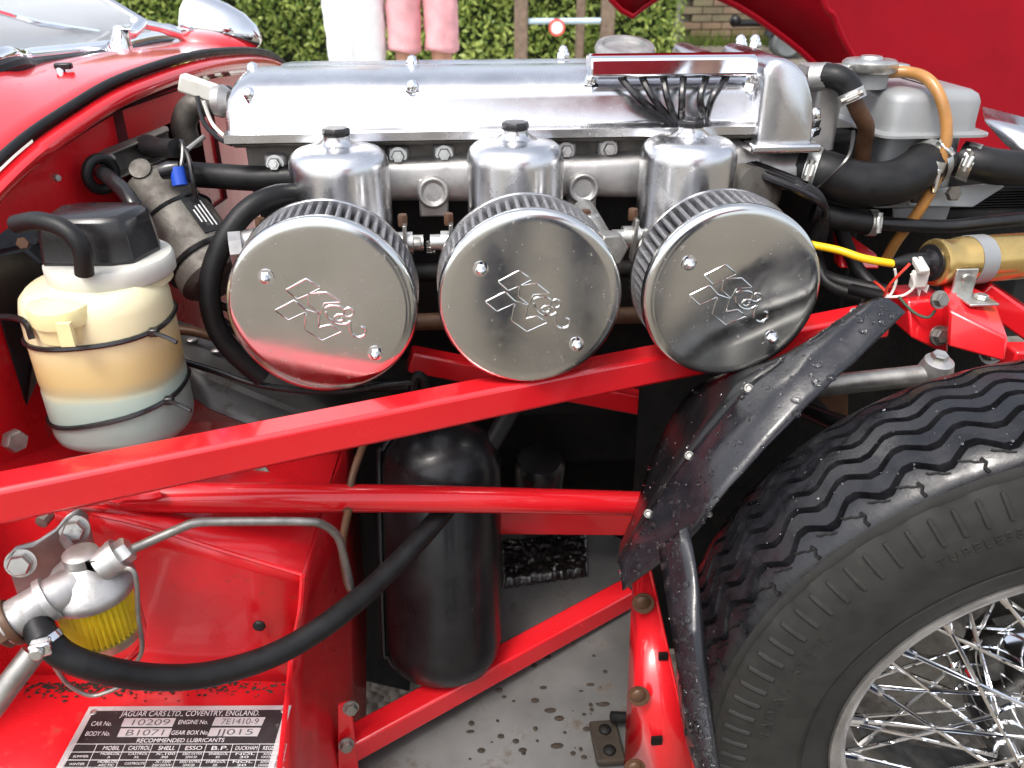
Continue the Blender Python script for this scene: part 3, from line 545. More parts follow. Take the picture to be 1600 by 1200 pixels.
for nm, poly in (('letter_k', [(395, 550), (500, 495), (562, 545), (508, 572), (590, 568), (652, 622), (572, 624), (548, 678), (497, 632), (500, 576), (445, 598)]), ('letter_n', [(330, 655), (430, 605), (478, 655), (545, 680), (530, 755), (592, 742), (642, 780), (540, 826), (462, 762), (478, 668), (388, 708)])):
    pp_ = [L2(x, y, .0016) for x, y in poly]; oc_ = []
    for i_ in range(len(pp_)): oc_ += [pp_[i_].lerp(pp_[(i_+1) % len(pp_)], f_) for f_ in (.04, .5, .96)]
    m = MB(); m.tube(oc_, .0010, 8, closed=True); m.prism([L2(x, y, .0006) for x, y in poly], (0, -.0017, 0)); m.build(nm, M['alubright'], lid)
m = MB(); m.tube(spl([L2(x, y, .0018) for x, y in ((575, 672), (585, 705), (620, 735), (665, 740), (690, 728), (684, 762), (695, 800), (728, 815), (758, 797), (757, 768), (738, 758))], 6), .0013, 8)
m.tube(spl([L2(x, y, .0018) for x, y in ((572, 650), (600, 640), (640, 642), (662, 660), (660, 690), (690, 700), (710, 680), (696, 656), (672, 662), (680, 685))], 6), .0011, 8)
m.tube(spl([L2(x, y, .0018) for x, y in ((660, 690), (630, 690), (612, 706), (632, 722), (655, 716), (650, 704))], 6), .0011, 8); m.build('ampersand', M['alubright'], lid)
for dx, dz in ((-.048, .035), (.046, -.047)):
    b = c0+V(dx, -.001, dz); m = MB(); m.lathe([(.0075, 0), (.0075, .0015), (.005, .002)], b, AX, 18); m.hexa(b+V(0, -.001, 0), AX, .0055, .005); m.lathe([(.0045, .005), (.004, .009), (.002, .011), (.0003, .0115)], b, AX, 14); m.build('acorn_nut', M['chrome'], lid)
m = MB(); m.lathe([(.0022, 0), (.0022, .0008)], L2(690, 850, .001), AX, 12); m.build('trademark_dot', M['alubright'], lid)
f1 = copy_tree(f0, None, V(.1985, 0, .0015)); f2 = copy_tree(f0, None, V(.3985, 0, .001))
f0['label'] = 'left round air filter, polished lid reflecting the red frame rail'
f1['label'] = 'middle round air filter with water-spotted polished lid'
f2['label'] = 'right round air filter with dusty lid above the black mud flap'
# ============================================================ ENGINE FRAME
def railpts(a, b, off=V(0, .017, -.017)): return a+off, b+off
fr = thing('subframe', 'bright red square-tube engine frame running under the air filters', 'frame', P(700, 700, Y=.75))
ra = P(0, 765, Y=.575); rb = P(900, 583, Y=.765); dirn = (rb-ra); ra2 = ra-dirn*.25; rc = P(1395, 486, Y=.815)
m = MB()
def sq(pts, w_):                                        # mitred square tube through points, flat face to -Y
    rings = []
    for i, p in enumerate(pts):
        d = (pts[min(i+1, len(pts)-1)]-pts[max(i-1, 0)]).normalized(); sd = d.cross(V(0, 0, 1)).normalized(); u = sd.cross(d); h = w_/2
        rings.append([p+sd*h+u*h, p+sd*h-u*h, p-sd*h-u*h, p-sd*h+u*h])
    return rings
o_ = V(0, .017, -.017)
m.loft(sq([ra2+o_, ra+o_, rb+o_, rc+o_], .0335)); m.build('top_rail', M['redclean'], fr, bevel=.004, ang=30)
m = MB(); m.tube(spl([P(-60, 792, Y=.68), P(130, 778, Y=.685), P(400, 778, Y=.70), P(700, 780, Y=.76), P(1020, 787, Y=.83)], 6), .0152, 20); m.build('lower_tube', M['redclean'], fr)
m = MB(); wa, wb = P(190, 775, Y=.668), P(110, 785, Y=.655)
m.tube(wavy([P(250-14*k, 772+k*1.2, Y=.672-.002*k) for k in range(12)], .004, 90), .006, 8); m.build('weld_bead', M['redclean'], fr)
la, lb = P(535, 1172, Y=.655), P(985, 926, Y=.86); m = MB(); m.loft(sq([la+o_*.9, lb+o_*.9], .031)); m.build('diagonal_tube', M['redclean'], fr, bevel=.003, ang=30)
# cross tube behind
m = MB(); m.loft(sq([P(640, 560, Y=.95), P(1060, 640, Y=.98)], .028)); m.build('cross_tube', M['redclean'], fr, bevel=.003, ang=30)
m = MB(); m.bar(P(740, 805, Y=.93), P(1000, 808, Y=.93), .03, .045); m.build('lower_cross_member', M['redclean'], fr, bevel=.003)
m = MB(); m.prism([P(528, 1105, Y=.66), P(548, 1098, Y=.67), P(560, 1200, Y=.655), P(556, 1290, Y=.64), P(528, 1290, Y=.64)], (0, .006, 0)); pl = m.build('tube_flange', M['redclean'], fr, bevel=.0015)
for px, py in ((548, 1105), (541, 1163)):
    b = P(px, py, Y=.652); m = MB(); m.lathe([(.009, 0), (.009, .002)], b, (.2, -1, .2), 16); m.hexa(b, (.2, -1, .2), .0072, .008); m.build('bolt', M['steel'], pl)
# right hand front frame joint
ff = thing('front_subframe', 'red box-section front frame joint under the ignition coil', 'frame', P(1500, 540, Y=.84))
m = MB(); m.prism([P(1418, 470, Y=.84), P(1483, 466, Y=.84), P(1482, 556, Y=.82), P(1424, 528, Y=.82)], (0, .05, 0)); m.build('joint_plate', M['redclean'], ff, bevel=.003)
m = MB(); bx_ = [P(1483, 484, Y=.80), P(1576, 528, Y=.76), P(1570, 566, Y=.75), P(1480, 542, Y=.79)]; m.prism(bx_, (.035, .085, .012)); m.build('box_section', M['redclean'], ff, bevel=.003, ang=30)
m = MB(); m.loft(sq([P(1528, 452, Y=.88), P(1680, 560, Y=.84)], .03)); m.build('side_tube', M['redclean'], ff, bevel=.003, ang=30)
m = MB(); m.loft(sq([P(1570, 560, Y=.79), P(1720, 560, Y=.79)], .03)); m.build('front_tube', M['redclean'], ff, bevel=.003, ang=30)
m = MB(); m.prism([P(1310, 368, Y=1.0), P(1318, 360, Y=1.0), P(1372, 398, Y=.98), P(1376, 420, Y=.96), P(1312, 420, Y=.98)], (0, .02, 0)); m.build('gusset', M['redclean'], ff, bevel=.003)
for px, py, r in ((1466, 524, .009), (1547, 546, .013), (1466, 468, .008)):
    b = P(px, py, Y=.785 if px > 1500 else .815); m = MB(); m.lathe([(r*1.3, 0), (r*1.3, .003)], b, (.1, -1, .3), 16); m.hexa(b, (.1, -1, .3), r, .01); m.build('bolt', M['steel'], ff)
# tapered side plate below the mud flap
sp_ = thing('side_plate', 'tapered red upright plate with bolts beside the wheel arch', 'plate', P(1030, 1200, Y=.62))
m = MB(); lp = [P(1013, 878, Y=.70), P(1090, 1230, Y=.60), P(975, 1230, Y=.64), P(990, 900, Y=.72)]
mid = [P(1013, 878, Y=.70), P(1032, 1230, Y=.60)]
m.add([lp[0], lp[1], mid[1], lp[3], lp[2]], [(0, 1, 2), (0, 2, 4, 3)]); m.build('sheet', M['redclean'], sp_, solid=.003, ang=5)
m = MB(); m.tube([lp[0], lp[1]], .0018, 6); m.build('edge', M['redclean'], sp_)
for px, py, r in ((1005, 942, .0101), (998, 1087, .0101), (1036, 1025, .005), (1026, 1157, .006), (992, 1200, .0101)):
    b = P(px, py, Y=.697-(py-880)*.00028); m = MB()
    if r > .01: m.ball(b, r, 14, (1, .5, 1)); m.lathe([(r*1.2, 0), (r*1.2, .002)], b, (-.15, -1, .3), 18); m.build('rivet', M['brown'], sp_)
    else: m.box(b, (r*2, .004, r*1.8)); m.build('slot', M['oily'], sp_)
# ------------------------------------------------------------ footwell with sill shelf
fw = thing('footwell', 'red painted footwell box under the frame with a dark hole', 'footwell', P(300, 1060, Z=.32))
SZ = .32
wallbase = [P(-80, 1052, Z=SZ), P(120, 1056, Z=SZ), P(300, 1062, Z=SZ), P(452, 1066, Z=SZ)]
Yw = .64
topl = [P(-80, 760, Y=.66), P(190, 812, Y=.655), P(330, 855, Y=.65), P(472, 898, Y=.645)]
m = MB(); rows = []
for f in (0, .1, .3, .6, .9, 1):
    rows.append([b_.lerp(a_, f)+V(0, .006*math.sin(f*3.1), 0) for a_, b_ in zip(wallbase, topl)])
m.grid(rows); m.build('outer_wall', M['red'], fw, solid=.002, ang=50)
backl = [P(-80, 640, Y=.95), P(190, 650, Y=.95), P(330, 660, Y=.95), P(548, 655, Y=.93)]
edge2 = [topl[0], topl[1], topl[2], P(520, 876, Y=.70)]
m = MB(); m.grid([[a_.lerp(b_, f)+V(0, 0, .004*math.sin(f*3.14)) for a_, b_ in zip(topl, backl)] for f in (0, .15, .3, .5, .75, 1)]); m.build('top_panel', M['red'], fw, solid=.002, ang=50)
m = MB(); fa = [topl[3], P(462, 1000, Y=.643), wallbase[3], P(412, 1440, Z=SZ-.002)]; bk3 = backl[3]; fb = [bk3, bk3+V(0, -.03, -.12), bk3+V(.005, -.08, -.24), P(570, 1440, Y=.62)]
m.grid([[a_.lerp(b_, f) for f in (0, .15, .3, .5, .75, 1)] for a_, b_ in zip(fa, fb)]); m.build('front_wall', M['red'], fw, solid=.002, ang=40)
m = MB(); m.tube(spl(wavy([topl[3]+V(.001, -.001, 0), P(470, 950, Y=.641), P(458, 1010, Y=.64), P(450, 1066, Y=.615), P(412, 1440, Z=SZ)], .0015, 60), 6), .0028, 6); m.build('seam', M['red'], fw)
m = MB(); m.tube(spl(topl, 4), .0022, 6); m.build('upper_seam', M['red'], fw)
m = MB(); m.grid([[a_+V(0, .02, 0) for a_ in wallbase], [a_ for a_ in wallbase], [P(-80, 1130, Z=SZ-.001), P(100, 1130, Z=SZ-.001), P(280, 1130, Z=SZ-.001), P(448, 1130, Z=SZ-.001)], [P(-150, 1440, Z=SZ-.003), P(50, 1440, Z=SZ-.003), P(230, 1440, Z=SZ-.003), P(412, 1440, Z=SZ-.003)]]); m.build('sill_shelf', M['red'], fw, solid=.002, ang=50)
b = P(405, 978, Y=.636); m = MB(); m.ball(b, .0065, 14, (1, .5, 1)); m.build('hole_shade', M['blackrub'], fw)  # black ball paints the dark of a hole in the wall
gm_ = MB()
for k in range(420):
    px = random.choice((random.gauss(110, 40), random.gauss(230, 80), random.uniform(60, 450))); py = 1066+abs(random.gauss(0, 10)); b = P(px, py, Z=SZ+.0015); gm_.ball(b, random.uniform(.0005, .0017), 5, (1.6, 1, .4))
o = gm_.build('grit', M['grime'], fw); o['kind'] = 'stuff'
m = MB(); m.prism([P(330, 746, Y=.80), P(350, 736, Y=.81), P(412, 732, Y=.81), P(424, 748, Y=.80)], (0, .004, .006)); m.build('mount_tab', M['castdark'], fw, bevel=.002)
m = MB(); m.prism([P(455, 716, Y=.86), P(490, 708, Y=.87), P(505, 726, Y=.86), P(480, 736, Y=.85)], (0, 0, .010)); m.build('raised_pad', M['red'], fw, bevel=.003)
# ------------------------------------------------------------ data plate
PZ = SZ+.0035
dp = thing('data_plate', 'black and silver car data plate on the red sill below the fuel filter', 'plate', P(290, 1150, Z=PZ))
pc = [P(140, 1105, Z=PZ), P(456, 1103, Z=PZ), P(446, 1200, Z=PZ), P(84, 1200, Z=PZ)]
ex = (pc[1]-pc[0]); ex.z = 0; ex.normalize(); ey = V(-ex.y, ex.x, 0)
Wp = (pc[1]-pc[0]).length; Hp = .14; TL = pc[0]
def PL(u, v, h=0): return TL+ex*u-ey*v+V(0, 0, h)
m = MB(); m.prism([PL(0, 0), PL(Wp, 0), PL(Wp, Hp), PL(0, Hp)], (0, 0, .0012)); m.build('plate', M['platesilver'], dp, bevel=.0004)
m = MB(); m.prism([PL(.007, .006, .0012), PL(Wp-.006, .006, .0012), PL(Wp-.006, Hp-.006, .0012), PL(.007, Hp-.006, .0012)], (0, 0, .0004)); m.build('enamel', M['plateblack'], dp)
for u, v in ((.0075, .0075), (Wp-.006, .007)):
    m = MB(); m.lathe([(.0035, 0), (.0028, .0012), (.0005, .0016)], PL(u, v, .0014), (0, 0, 1), 14); m.build('rivet', M['zinc'], dp)
TXT = []
def text(s, px, py, hpx, mt, parent, name='lettering', w_=None):
    c = bpy.data.curves.new('t', 'FONT'); c.body = s; c.align_x = 'CENTER'; c.align_y = 'CENTER'; c.size = 1
    o = bpy.data.objects.new('t', c); COL.objects.link(o); bpy.context.view_layer.update()
    dg = bpy.context.evaluated_depsgraph_get(); me = bpy.data.meshes.new_from_object(o.evaluated_get(dg)); bpy.data.objects.remove(o)
    xs = [v.co.x for v in me.vertices]; wid = max(xs)-min(xs); TXT.append(me); return me, wid
def plate_text(s, px, py, wpx, hpx, mt, name='lettering', h=.0018):
    me, wid = text(s, px, py, hpx, mt, dp); c = P(px, py, Z=PZ+h); d = (c-CAM).dot(FW); a = P(px, py-hpx/2, Z=PZ+h); b = P(px, py+hpx/2, Z=PZ+h)
    tall = (a-b).length; sx = wpx*d/FPX/wid; sy = tall/.72
    me.transform(Matrix.Translation(c-ORG[dp.name]) @ Matrix(((ex.x, ey.x, 0, 0), (ex.y, ey.y, 0, 0), (0, 0, 1, 0), (0, 0, 0, 1))) @ Matrix.Diagonal((sx, sy, 1, 1)))
    me.materials.append(mt); o = bpy.data.objects.new(name, me); COL.objects.link(o); o.parent = dp; return o
def plate_box(px, py, wpx, hpx, mt, name, h=.0017):
    m = MB(); m.prism([P(px-wpx/2+3, py-hpx/2, Z=PZ+h), P(px+wpx/2+3, py-hpx/2, Z=PZ+h), P(px+wpx/2-3, py+hpx/2, Z=PZ+h), P(px-wpx/2-3, py+hpx/2, Z=PZ+h)], (0, 0, .0004)); return m.build(name, mt, dp)
W_T = M['print']
plate_text('JAGUAR CARS LTD., COVENTRY, ENGLAND.', 298, 1115, 216, 8, W_T)
plate_text('CAR No.', 159, 1131, 32, 6.5, W_T); plate_text('ENGINE No.', 302, 1128.5, 46, 6.5, W_T)
plate_text('BODY No.', 153, 1146.5, 38, 6.5, W_T); plate_text('GEAR BOX No.', 297, 1145, 58, 6.5, W_T)
for px, py, w_, s in ((232, 1129, 80, '10209'), (373, 1127.5, 78, '7E1410-9'), (226, 1145, 80, 'B1071'), (366, 1144, 78, 'JJ015')):
    plate_box(px, py, w_, 13, M['platesilver'], 'number_panel'); plate_text(s, px+2, py, 58, 9, M['stamp'], 'stamped_number', .0023)
plate_text('RECOMMENDED LUBRICANTS', 282, 1157, 136, 6, W_T)
cols = [114, 152, 196, 239, 282, 323, 364, 406, 448]
for i, s in enumerate(('MOBIL', 'CASTROL', 'SHELL', 'ESSO', 'B.P.', 'DUCKHAM', 'REGENT')):
    x = (cols[i+1]+cols[i+2])/2; plate_text(s, x-(3 if i == 6 else 0), 1169, 26 if len(s) < 6 or i == 6 else 34, 6, W_T)
    a_, b_ = (('MOBILOIL\nA', 'MOBILOIL\nARCTIC'), ('CASTROL\nXL', 'CASTROLITE'), ('X-100\n30', 'X-100\n20/20W'), ('ESSO EXTRA\n20W/30', 'ESSO EXTRA\n20W/30'), ('ENERGOL\n30', 'ENERGOL\n20'), ('NOL\n30', 'NOL\n20'), ('ADVANCED\nHAVOLINE 30', 'ADVANCED\nHAVOLINE 20'))[i]
    plate_text(a_, x-3, 1180.5, 30, 7, W_T) if '\n' not in a_ else plate_text(a_, x-3, 1180.5, 30, 3.4, W_T)
    plate_text(b_, x-7, 1193, 31, 3.6, W_T)
plate_text('SUMMER', 126, 1182, 24, 3.4, W_T); plate_text('WINTER', 120, 1194, 24, 3.4, W_T)
lm = MB()
def pline(x0, y0, x1, y1, w_=.0005):
    a_, b_ = P(x0, y0, Z=PZ+.0018), P(x1, y1, Z=PZ+.0018); lm.bar(a_, b_, w_, .0002)
for y in (1162.5, 1175, 1187.5, 1199): pline(114-(y-1162)*.45, y, 448-(y-1162)*.1, y)
for i, x in enumerate(cols): sl_ = (x-690)/1193; pline(x, 1162.5, x+sl_*60, 1222)
lm.build('table_rules', W_T, dp)
# ------------------------------------------------------------ fuel filter
FY = .585; ft = P(140, 912, Y=FY); ff_ = thing('fuel_filter', 'cast fuel filter with glass bowl and yellow element at the lower left', 'fuel filter', P(150, 1060, Y=FY))
cx, zt = ft.x, P(140, 905, Y=FY).z; zb = P(150, 952, Y=FY-.033).z; zt = zb+.030; RB = .0345
m = MB(); m.lathe([(RB+.002, zb-.006), (RB+.0035, zb-.002), (RB+.003, zb+.004), (RB-.002, zb+.008), (RB*.78, zb+.017), (RB*.5, zb+.023), (RB*.42, zb+.025), (RB*.42, zt+.004), (RB*.30, zt+.0065), (.0005, zt+.0065)], (cx, FY, 0), (0, 0, 1), 40); hdm = m.build('head', M['cast'], ff_, ang=50)
m = MB(); m.tube(spl([P(140, 897, Y=FY-.005), P(118, 868, Y=FY+.02), P(100, 842, Y=FY+.04)], 4), .004, 8, flat=2); m.build('rib', M['cast'], hdm)
m = MB(); m.prism([P(118, 893, Y=FY-.012), P(128, 884, Y=FY-.012), P(150, 882, Y=FY-.012), P(164, 890, Y=FY-.012), P(164, 902, Y=FY-.012), P(140, 910, Y=FY-.012), P(122, 904, Y=FY-.012)], (0, 0, .004)); m.build('raised_badge', M['cast'], hdm, bevel=.002)
zbot = zb-.068; NPL = 40
m = MB(); m.loft([[V(cx+math.cos(a)*r, FY+math.sin(a)*r, z) for a, r in [(2*math.pi*(k+o2)/NPL, rr) for k in range(NPL) for o2, rr in ((0, RB-.003), (.5, RB-.008))]] for z in (zb-.006, zb-.03, zbot+.018)]); m.build('paper_element', M['paper'], ff_, ang=25)
m = MB(); m.lathe([(RB-.002, zbot+.010), (RB-.002, zbot+.018)], (cx, FY, 0), (0, 0, 1), 32); m.build('element_cap', M['zinc'], ff_)
m = MB(); m.lathe([(RB, zb-.006), (RB, zbot+.006), (RB-.004, zbot-.008), (RB-.014, zbot-.013), (.001, zbot-.014), (.001, zbot-.012), (RB-.015, zbot-.011), (RB-.006, zbot-.006), (RB-.0016, zbot+.007), (RB-.0016, zb-.006)], (cx, FY, 0), (0, 0, 1), 40, caps=False); m.build('glass_bowl', M['bowl'], ff_, ang=60)
bail = [P(176, 896, Y=FY-.01), P(196, 888, Y=FY-.01), P(212, 900, Y=FY-.012), P(216, 960, Y=FY-.016), P(222, 1010, Y=FY-.02), P(214, 1034, Y=FY-.022), P(196, 1066, Y=FY-.02), P(165, 1082, Y=FY-.02), P(138, 1086, Y=FY-.022), P(105, 1068, Y=FY-.025), P(82, 1036, Y=FY-.03)]
m = MB(); m.tube(spl(bail, 6), .0021, 8); m.build('wire_bail', M['steel'], ff_)
br_ = [P(x, y, Y=.602+.00030*x) for x, y in ((8, 876), (17, 861), (51, 852), (85, 829), (100, 810), (117, 801), (132, 810), (145, 863), (111, 886), (64, 912), (28, 940))]
m = MB(); m.prism(br_, (.002, .006, .002)); bko = m.build('bracket', M['cast'], ff_, bevel=.002)
for px, py, Y in ((33, 879, .608), (117, 826, .634)):
    b = P(px, py, Y=Y); m = MB(); m.lathe([(.013, 0), (.013, .002)], b, (.25, -1, .35), 20); m.hexa(b+V(0, -.001, 0), (.25, -1, .35), .0098, .009); m.build('bolt', M['zinc'], bko)
    m = MB(); m.lathe([(.006, 0), (.006, .012)], b+V(.01, .03, .02), (.25, 1, .1), 8); m.build('stud', M['steel'], bko)
m = MB(); m.tube([P(158, 886, Y=FY-.004), P(178, 872, Y=FY), P(186, 867, Y=FY+.002)], [.0145, .0145, .013], 20); m.lathe([(.0155, 0), (.0155, .005)], P(180, 871, Y=FY), (P(186, 867, Y=FY+.002)-P(158, 886, Y=FY-.004)), 20); m.build('outlet_boss', M['cast'], hdm)
m = MB(); m.hexa(P(184, 868, Y=FY+.001), (P(186, 867, Y=FY+.002)-P(158, 886, Y=FY-.004)), .0115, .012); m.build('outlet_nut', M['zinc'], ff_)
inl = [P(115, 915, Y=FY-.012), P(70, 940, Y=FY-.03), P(30, 965, Y=FY-.04), P(8, 978, Y=FY-.045)]
m = MB(); m.tube(inl, [.017, .0165, .0175, .0175], 24); m.lathe([(.0195, 0), (.0195, .006)], inl[1], inl[1]-inl[2], 24); m.build('inlet_boss', M['cast'], hdm)
m = MB(); m.hexa(P(16, 972, Y=FY-.043), inl[3]-inl[2], .019, .012); m.lathe([(.02, 0), (.021, .003), (.02, .006)], P(24, 969, Y=FY-.042), inl[3]-inl[2], 24); m.hexa(P(8, 977, Y=FY-.046), inl[3]-inl[2], .012, .016); m.build('banjo_bolt', M['brown'], ff_)
m = MB(); m.tube([P(55, 965, Y=FY-.04), P(62, 985, Y=FY-.05), P(70, 1002, Y=FY-.058)], .012, 16); m.build('hose_tail', M['blackrub'], ff_)
# hose
hp_ = spl([P(66, 992, Y=.53), P(100, 1024, Y=.523), P(160, 1046, Y=.525), P(240, 1058, Y=.54), P(330, 1053, Y=.56), P(430, 1022, Y=.59), P(520, 968, Y=.63), P(600, 900, Y=.69), P(680, 815, Y=.76), P(740, 735, Y=.83), P(790, 655, Y=.89), P(815, 600, Y=.93)], 8)
m = MB(); m.tube(hp_, .0115, 20); tag(m.build('fuel_hose', M['blackrub']), 'thick black fuel hose sweeping from the fuel filter under the frame', 'hose')
hc_ = thing('hose_clip', 'bright zinc clip with screw on the fuel hose end by the glass bowl', 'hose clip', hp_[3])
m = MB(); m.tube([hp_[2], hp_[3], hp_[4]], .0132, 24); m.build('band', M['chrome'], hc_)
b = P(64, 1012, Y=.512); m = MB(); m.box(b, (.016, .012, .012), frame(V(.3, -1, .2))); m.build('lug', M['chrome'], hc_, bevel=.002)
m = MB(); m.lathe([(.0055, 0), (.0055, .003), (.004, .0045)], b+V(0, -.006, .001), (.1, -1, .2), 14); m.build('screw', M['zinc'], hc_)
fp = spl([P(186, 867, Y=.588), P(225, 850, Y=.60), P(280, 826, Y=.615), P(306, 817, Y=.622), P(350, 815, Y=.63), P(470, 815, Y=.645), P(505, 820, Y=.655), P(528, 840, Y=.665), P(540, 880, Y=.67), P(548, 918, Y=.675)], 6)
m = MB(); m.tube(fp, .0042, 12); tag(m.build('fuel_pipe', M['steel']), 'bent steel fuel pipe running from the fuel filter along the red footwell', 'pipe')
m = MB(); m.tube(spl([P(545, 795, Y=.70), P(535, 850, Y=.69), P(541, 900, Y=.684), P(547, 921, Y=.68)], 6), .0042, 12); m.tube(spl([P(570, 690, Y=.78), P(552, 740, Y=.74), P(540, 800, Y=.71)], 5), .0042, 10); tag(m.build('brake_pipe', M['brown']), 'brownish steel pipe rising behind the fuel pipe at the footwell corner', 'pipe')
gp = [P(-30, 1130, Y=.53), P(20, 1062, Y=.545), P(52, 1020, Y=.56)]; m = MB(); m.tube(gp, .0105, 16); tag(m.build('steel_tube', M['steel']), 'dull grey steel tube at the lower left below the hose clip', 'tube')
# ------------------------------------------------------------ washer bottle
BY = .775; bx0 = P(174, 560, Y=BY).x; z0 = P(190, 712, Y=.715).z; z1 = P(150, 462, Y=.725).z
wb_ = thing('washer_bottle', 'translucent yellowed washer bottle with black motor cap on the left', 'bottle', (bx0, BY, z0))
def ell(cx_, cy_, rx, ry, z, n=40, p=2.4): return [V(cx_+math.copysign(abs(math.cos(a))**(2/p), math.cos(a))*rx, cy_+math.copysign(abs(math.sin(a))**(2/p), math.sin(a))*ry, z) for a in [2*math.pi*k/n for k in range(n)]]
RX, RY = .0665, .060; H = z1-z0
prof = [(.90, 0, 0), (.97, .004, 0), (1, .012, 0), (1, H*.36, 0), (.992, H*.37, 0), (.985, H*.40, 0), (1, H*.42, 0), (1, H*.72, 0), (.99, H*.86, 0), (.95, H*.93, 0), (.86, H*.97, 0), (.74, H*.99, .006)]
m = MB(); m.loft([ell(bx0+dx, BY, RX*s, RY*s, z0+h) for s, h, dx in prof]); bt = m.build('bottle', M['bottle'], wb_, ang=50)
lx_, ly_ = P(168, 432, Y=.78).x, .795; lz = P(168, 456, Y=.735).z
m = MB(); m.lathe([(.054, z1-.012-lz), (.0535, -.004)], (lx_, ly_, lz), (0, 0, 1), 48); m.build('neck', M['bottle'], wb_)
m = MB(); m.lathe([(.0565, -.004), (.0585, -.002), (.0585, .012), (.0565, .015), (.001, .015)], (lx_, ly_, lz), (0, 0, 1), 56); lid_ = m.build('lid', M['white'], wb_, ang=50)
mz0 = lz+.0152; mh = .044; mcx = lx_-.004; rings = []
for s, h in ((1.06, 0), (1.02, .004), (.98, mh*.55), (.93, mh*.86), (.86, mh*.97), (.76, mh)):
    rings.append([V(mcx+x*s*.92, ly_+y*s*.92, mz0+h) for x, y in ((-.050, -.030), (.018, -.036), (.038, -.030), (.052, .012), (.046, .034), (-.030, .038), (-.050, .026))])
m = MB(); m.loft(rings); m.build('motor_housing', M['plastic'], wb_, bevel=.004, ang=30)
mt_ = P(128, 415, Y=.735); m = MB(); m.tube(spl([P(25, 350, Y=.76), P(60, 345, Y=.745), P(100, 357, Y=.735), P(126, 385, Y=.73), P(132, 428, Y=.733)], 7), .0082, 14); m.build('motor_pipe', M['blackrub'], wb_)
fc = P(98, 486, Y=.73); m = MB(); m.lathe([(.025, -.022), (.025, -.006), (.028, -.006), (.0285, .006), (.027, .010), (.014, .0125), (.0005, .013)], fc, (0, -.1, 1), 40); m.box(fc+V(.012, -.030, -.010), (.012, .006, .022)); m.build('filler_cap', mat('yellowed_cap', (.76, .68, .36), .4, sss=.2), wb_, ang=50)
def ringpts(z, tilt, s=1.012, a0=0, n=48): return [V(p.x, p.y, z+tilt*(p.x-bx0)/RX) for p in ell(bx0, BY, RX*s, RY*s, z, n)]
for k, (py, tl, bp, lab) in enumerate(((545, -.004, (240, 517), 'black cable tie round the upper part of the washer bottle'), (665, .004, (265, 624), 'black cable tie round the lower part of the washer bottle'))):
    zz = P(150, py, Y=.712).z; q = thing('cable_tie', lab, 'cable tie', (bx0, BY, zz), 'cable ties on the washer bottle'); m = MB()
    m.tube(ringpts(zz, tl+.008), .0026, 6, closed=True, flat=1.0); m.build('band', M['plastic'], q)
    b = min(ringpts(zz, tl+.008), key=lambda p: (p-P(bp[0], bp[1], Y=.74)).length); m = MB(); m.box(b+V(.001, -.004, 0), (.009, .008, .008)); m.build('buckle', M['plastic'], q, bevel=.0015)
    m = MB(); m.tube(spl([b+V(.002, -.006, 0), b+V(.014, -.012, -.002), b+V(.024, -.016, -.006)], 4), .0022, 6); m.build('tail', M['plastic'], q)
m = MB(); m.tube(spl([P(-30, 495, Y=.74), P(18, 496, Y=.735), P(40, 505, Y=.722), P(50, 530, Y=.716)], 5), .003, 6); tag(m.build('tie_tail', M['plastic']), 'loose black tie end running left from the washer bottle', 'cable tie')
t = thing('bottle_bracket', 'black steel bracket on the bulkhead behind the washer bottle', 'bracket', P(25, 560, Y=.78))
m = MB(); m.prism([P(-20, 400, Y=.80), P(38, 388, Y=.83), P(66, 412, Y=.83), P(62, 470, Y=.82), P(40, 640, Y=.79), P(-20, 440, Y=.79)], (.0, .03, 0)); m.build('plate', M['black'], t, bevel=.003)
m = MB(); m.prism([P(-20, 372, Y=.82), P(40, 362, Y=.85), P(60, 385, Y=.85), P(-20, 420, Y=.80)], (0, .02, .006)); m.build('shelf', M['black'], t, bevel=.003)
m = MB(); m.hexa(P(36, 380, Y=.80), (.4, -1, .3), .006, .008); m.build('bolt', M['brown'], t)
# ============================================================ LEFT REAR OF THE BAY
t = thing('relay_bracket', 'dark folded steel bracket on the bulkhead below the square opening', 'bracket', P(210, 240, Y=1.0))
m = MB(); m.prism([P(152, 240, Y=.99), P(262, 197, Y=1.06), P(268, 236, Y=1.05), P(160, 282, Y=.98)], (-.006, .004, 0)); m.build('plate', M['castdark'], t, bevel=.0015)
m = MB(); m.prism([P(152, 240, Y=.99), P(262, 197, Y=1.06), P(264, 202, Y=1.04), P(156, 246, Y=.97)], (0, 0, -.003)); m.build('top_fold', M['castdark'], t, bevel=.001)
m = MB(); m.prism([P(158, 280, Y=.98), P(268, 236, Y=1.05), P(270, 241, Y=1.03), P(162, 287, Y=.96)], (0, 0, -.003)); m.build('bottom_fold', M['castdark'], t, bevel=.001)
m = MB(); m.hexa(P(174, 247, Y=.975), (.3, -1, .1), .005, .005); m.build('screw', M['steel'], t)
m = MB(); m.tube(spl([P(229, 228, Y=1.02), P(252, 231, Y=.99), P(275, 232, Y=.97)], 5), [.013]*3+[.0105]*8, 14); tag(m.build('rubber_sleeve', M['blackrub']), 'short black rubber sleeve poking out of the dark bracket', 'sleeve')
gr = P(158, 272, Y=.955); m = MB(); m.tube([gr+(V(0, 0, 1)*math.cos(a)+V(.6, .8, 0)*math.sin(a))*.017 for a in [2*math.pi*k/24 for k in range(24)]], .006, 10, closed=True); tag(m.build('grommet', M['blackrub']), 'thick black rubber grommet in the red bulkhead under the bracket', 'grommet')
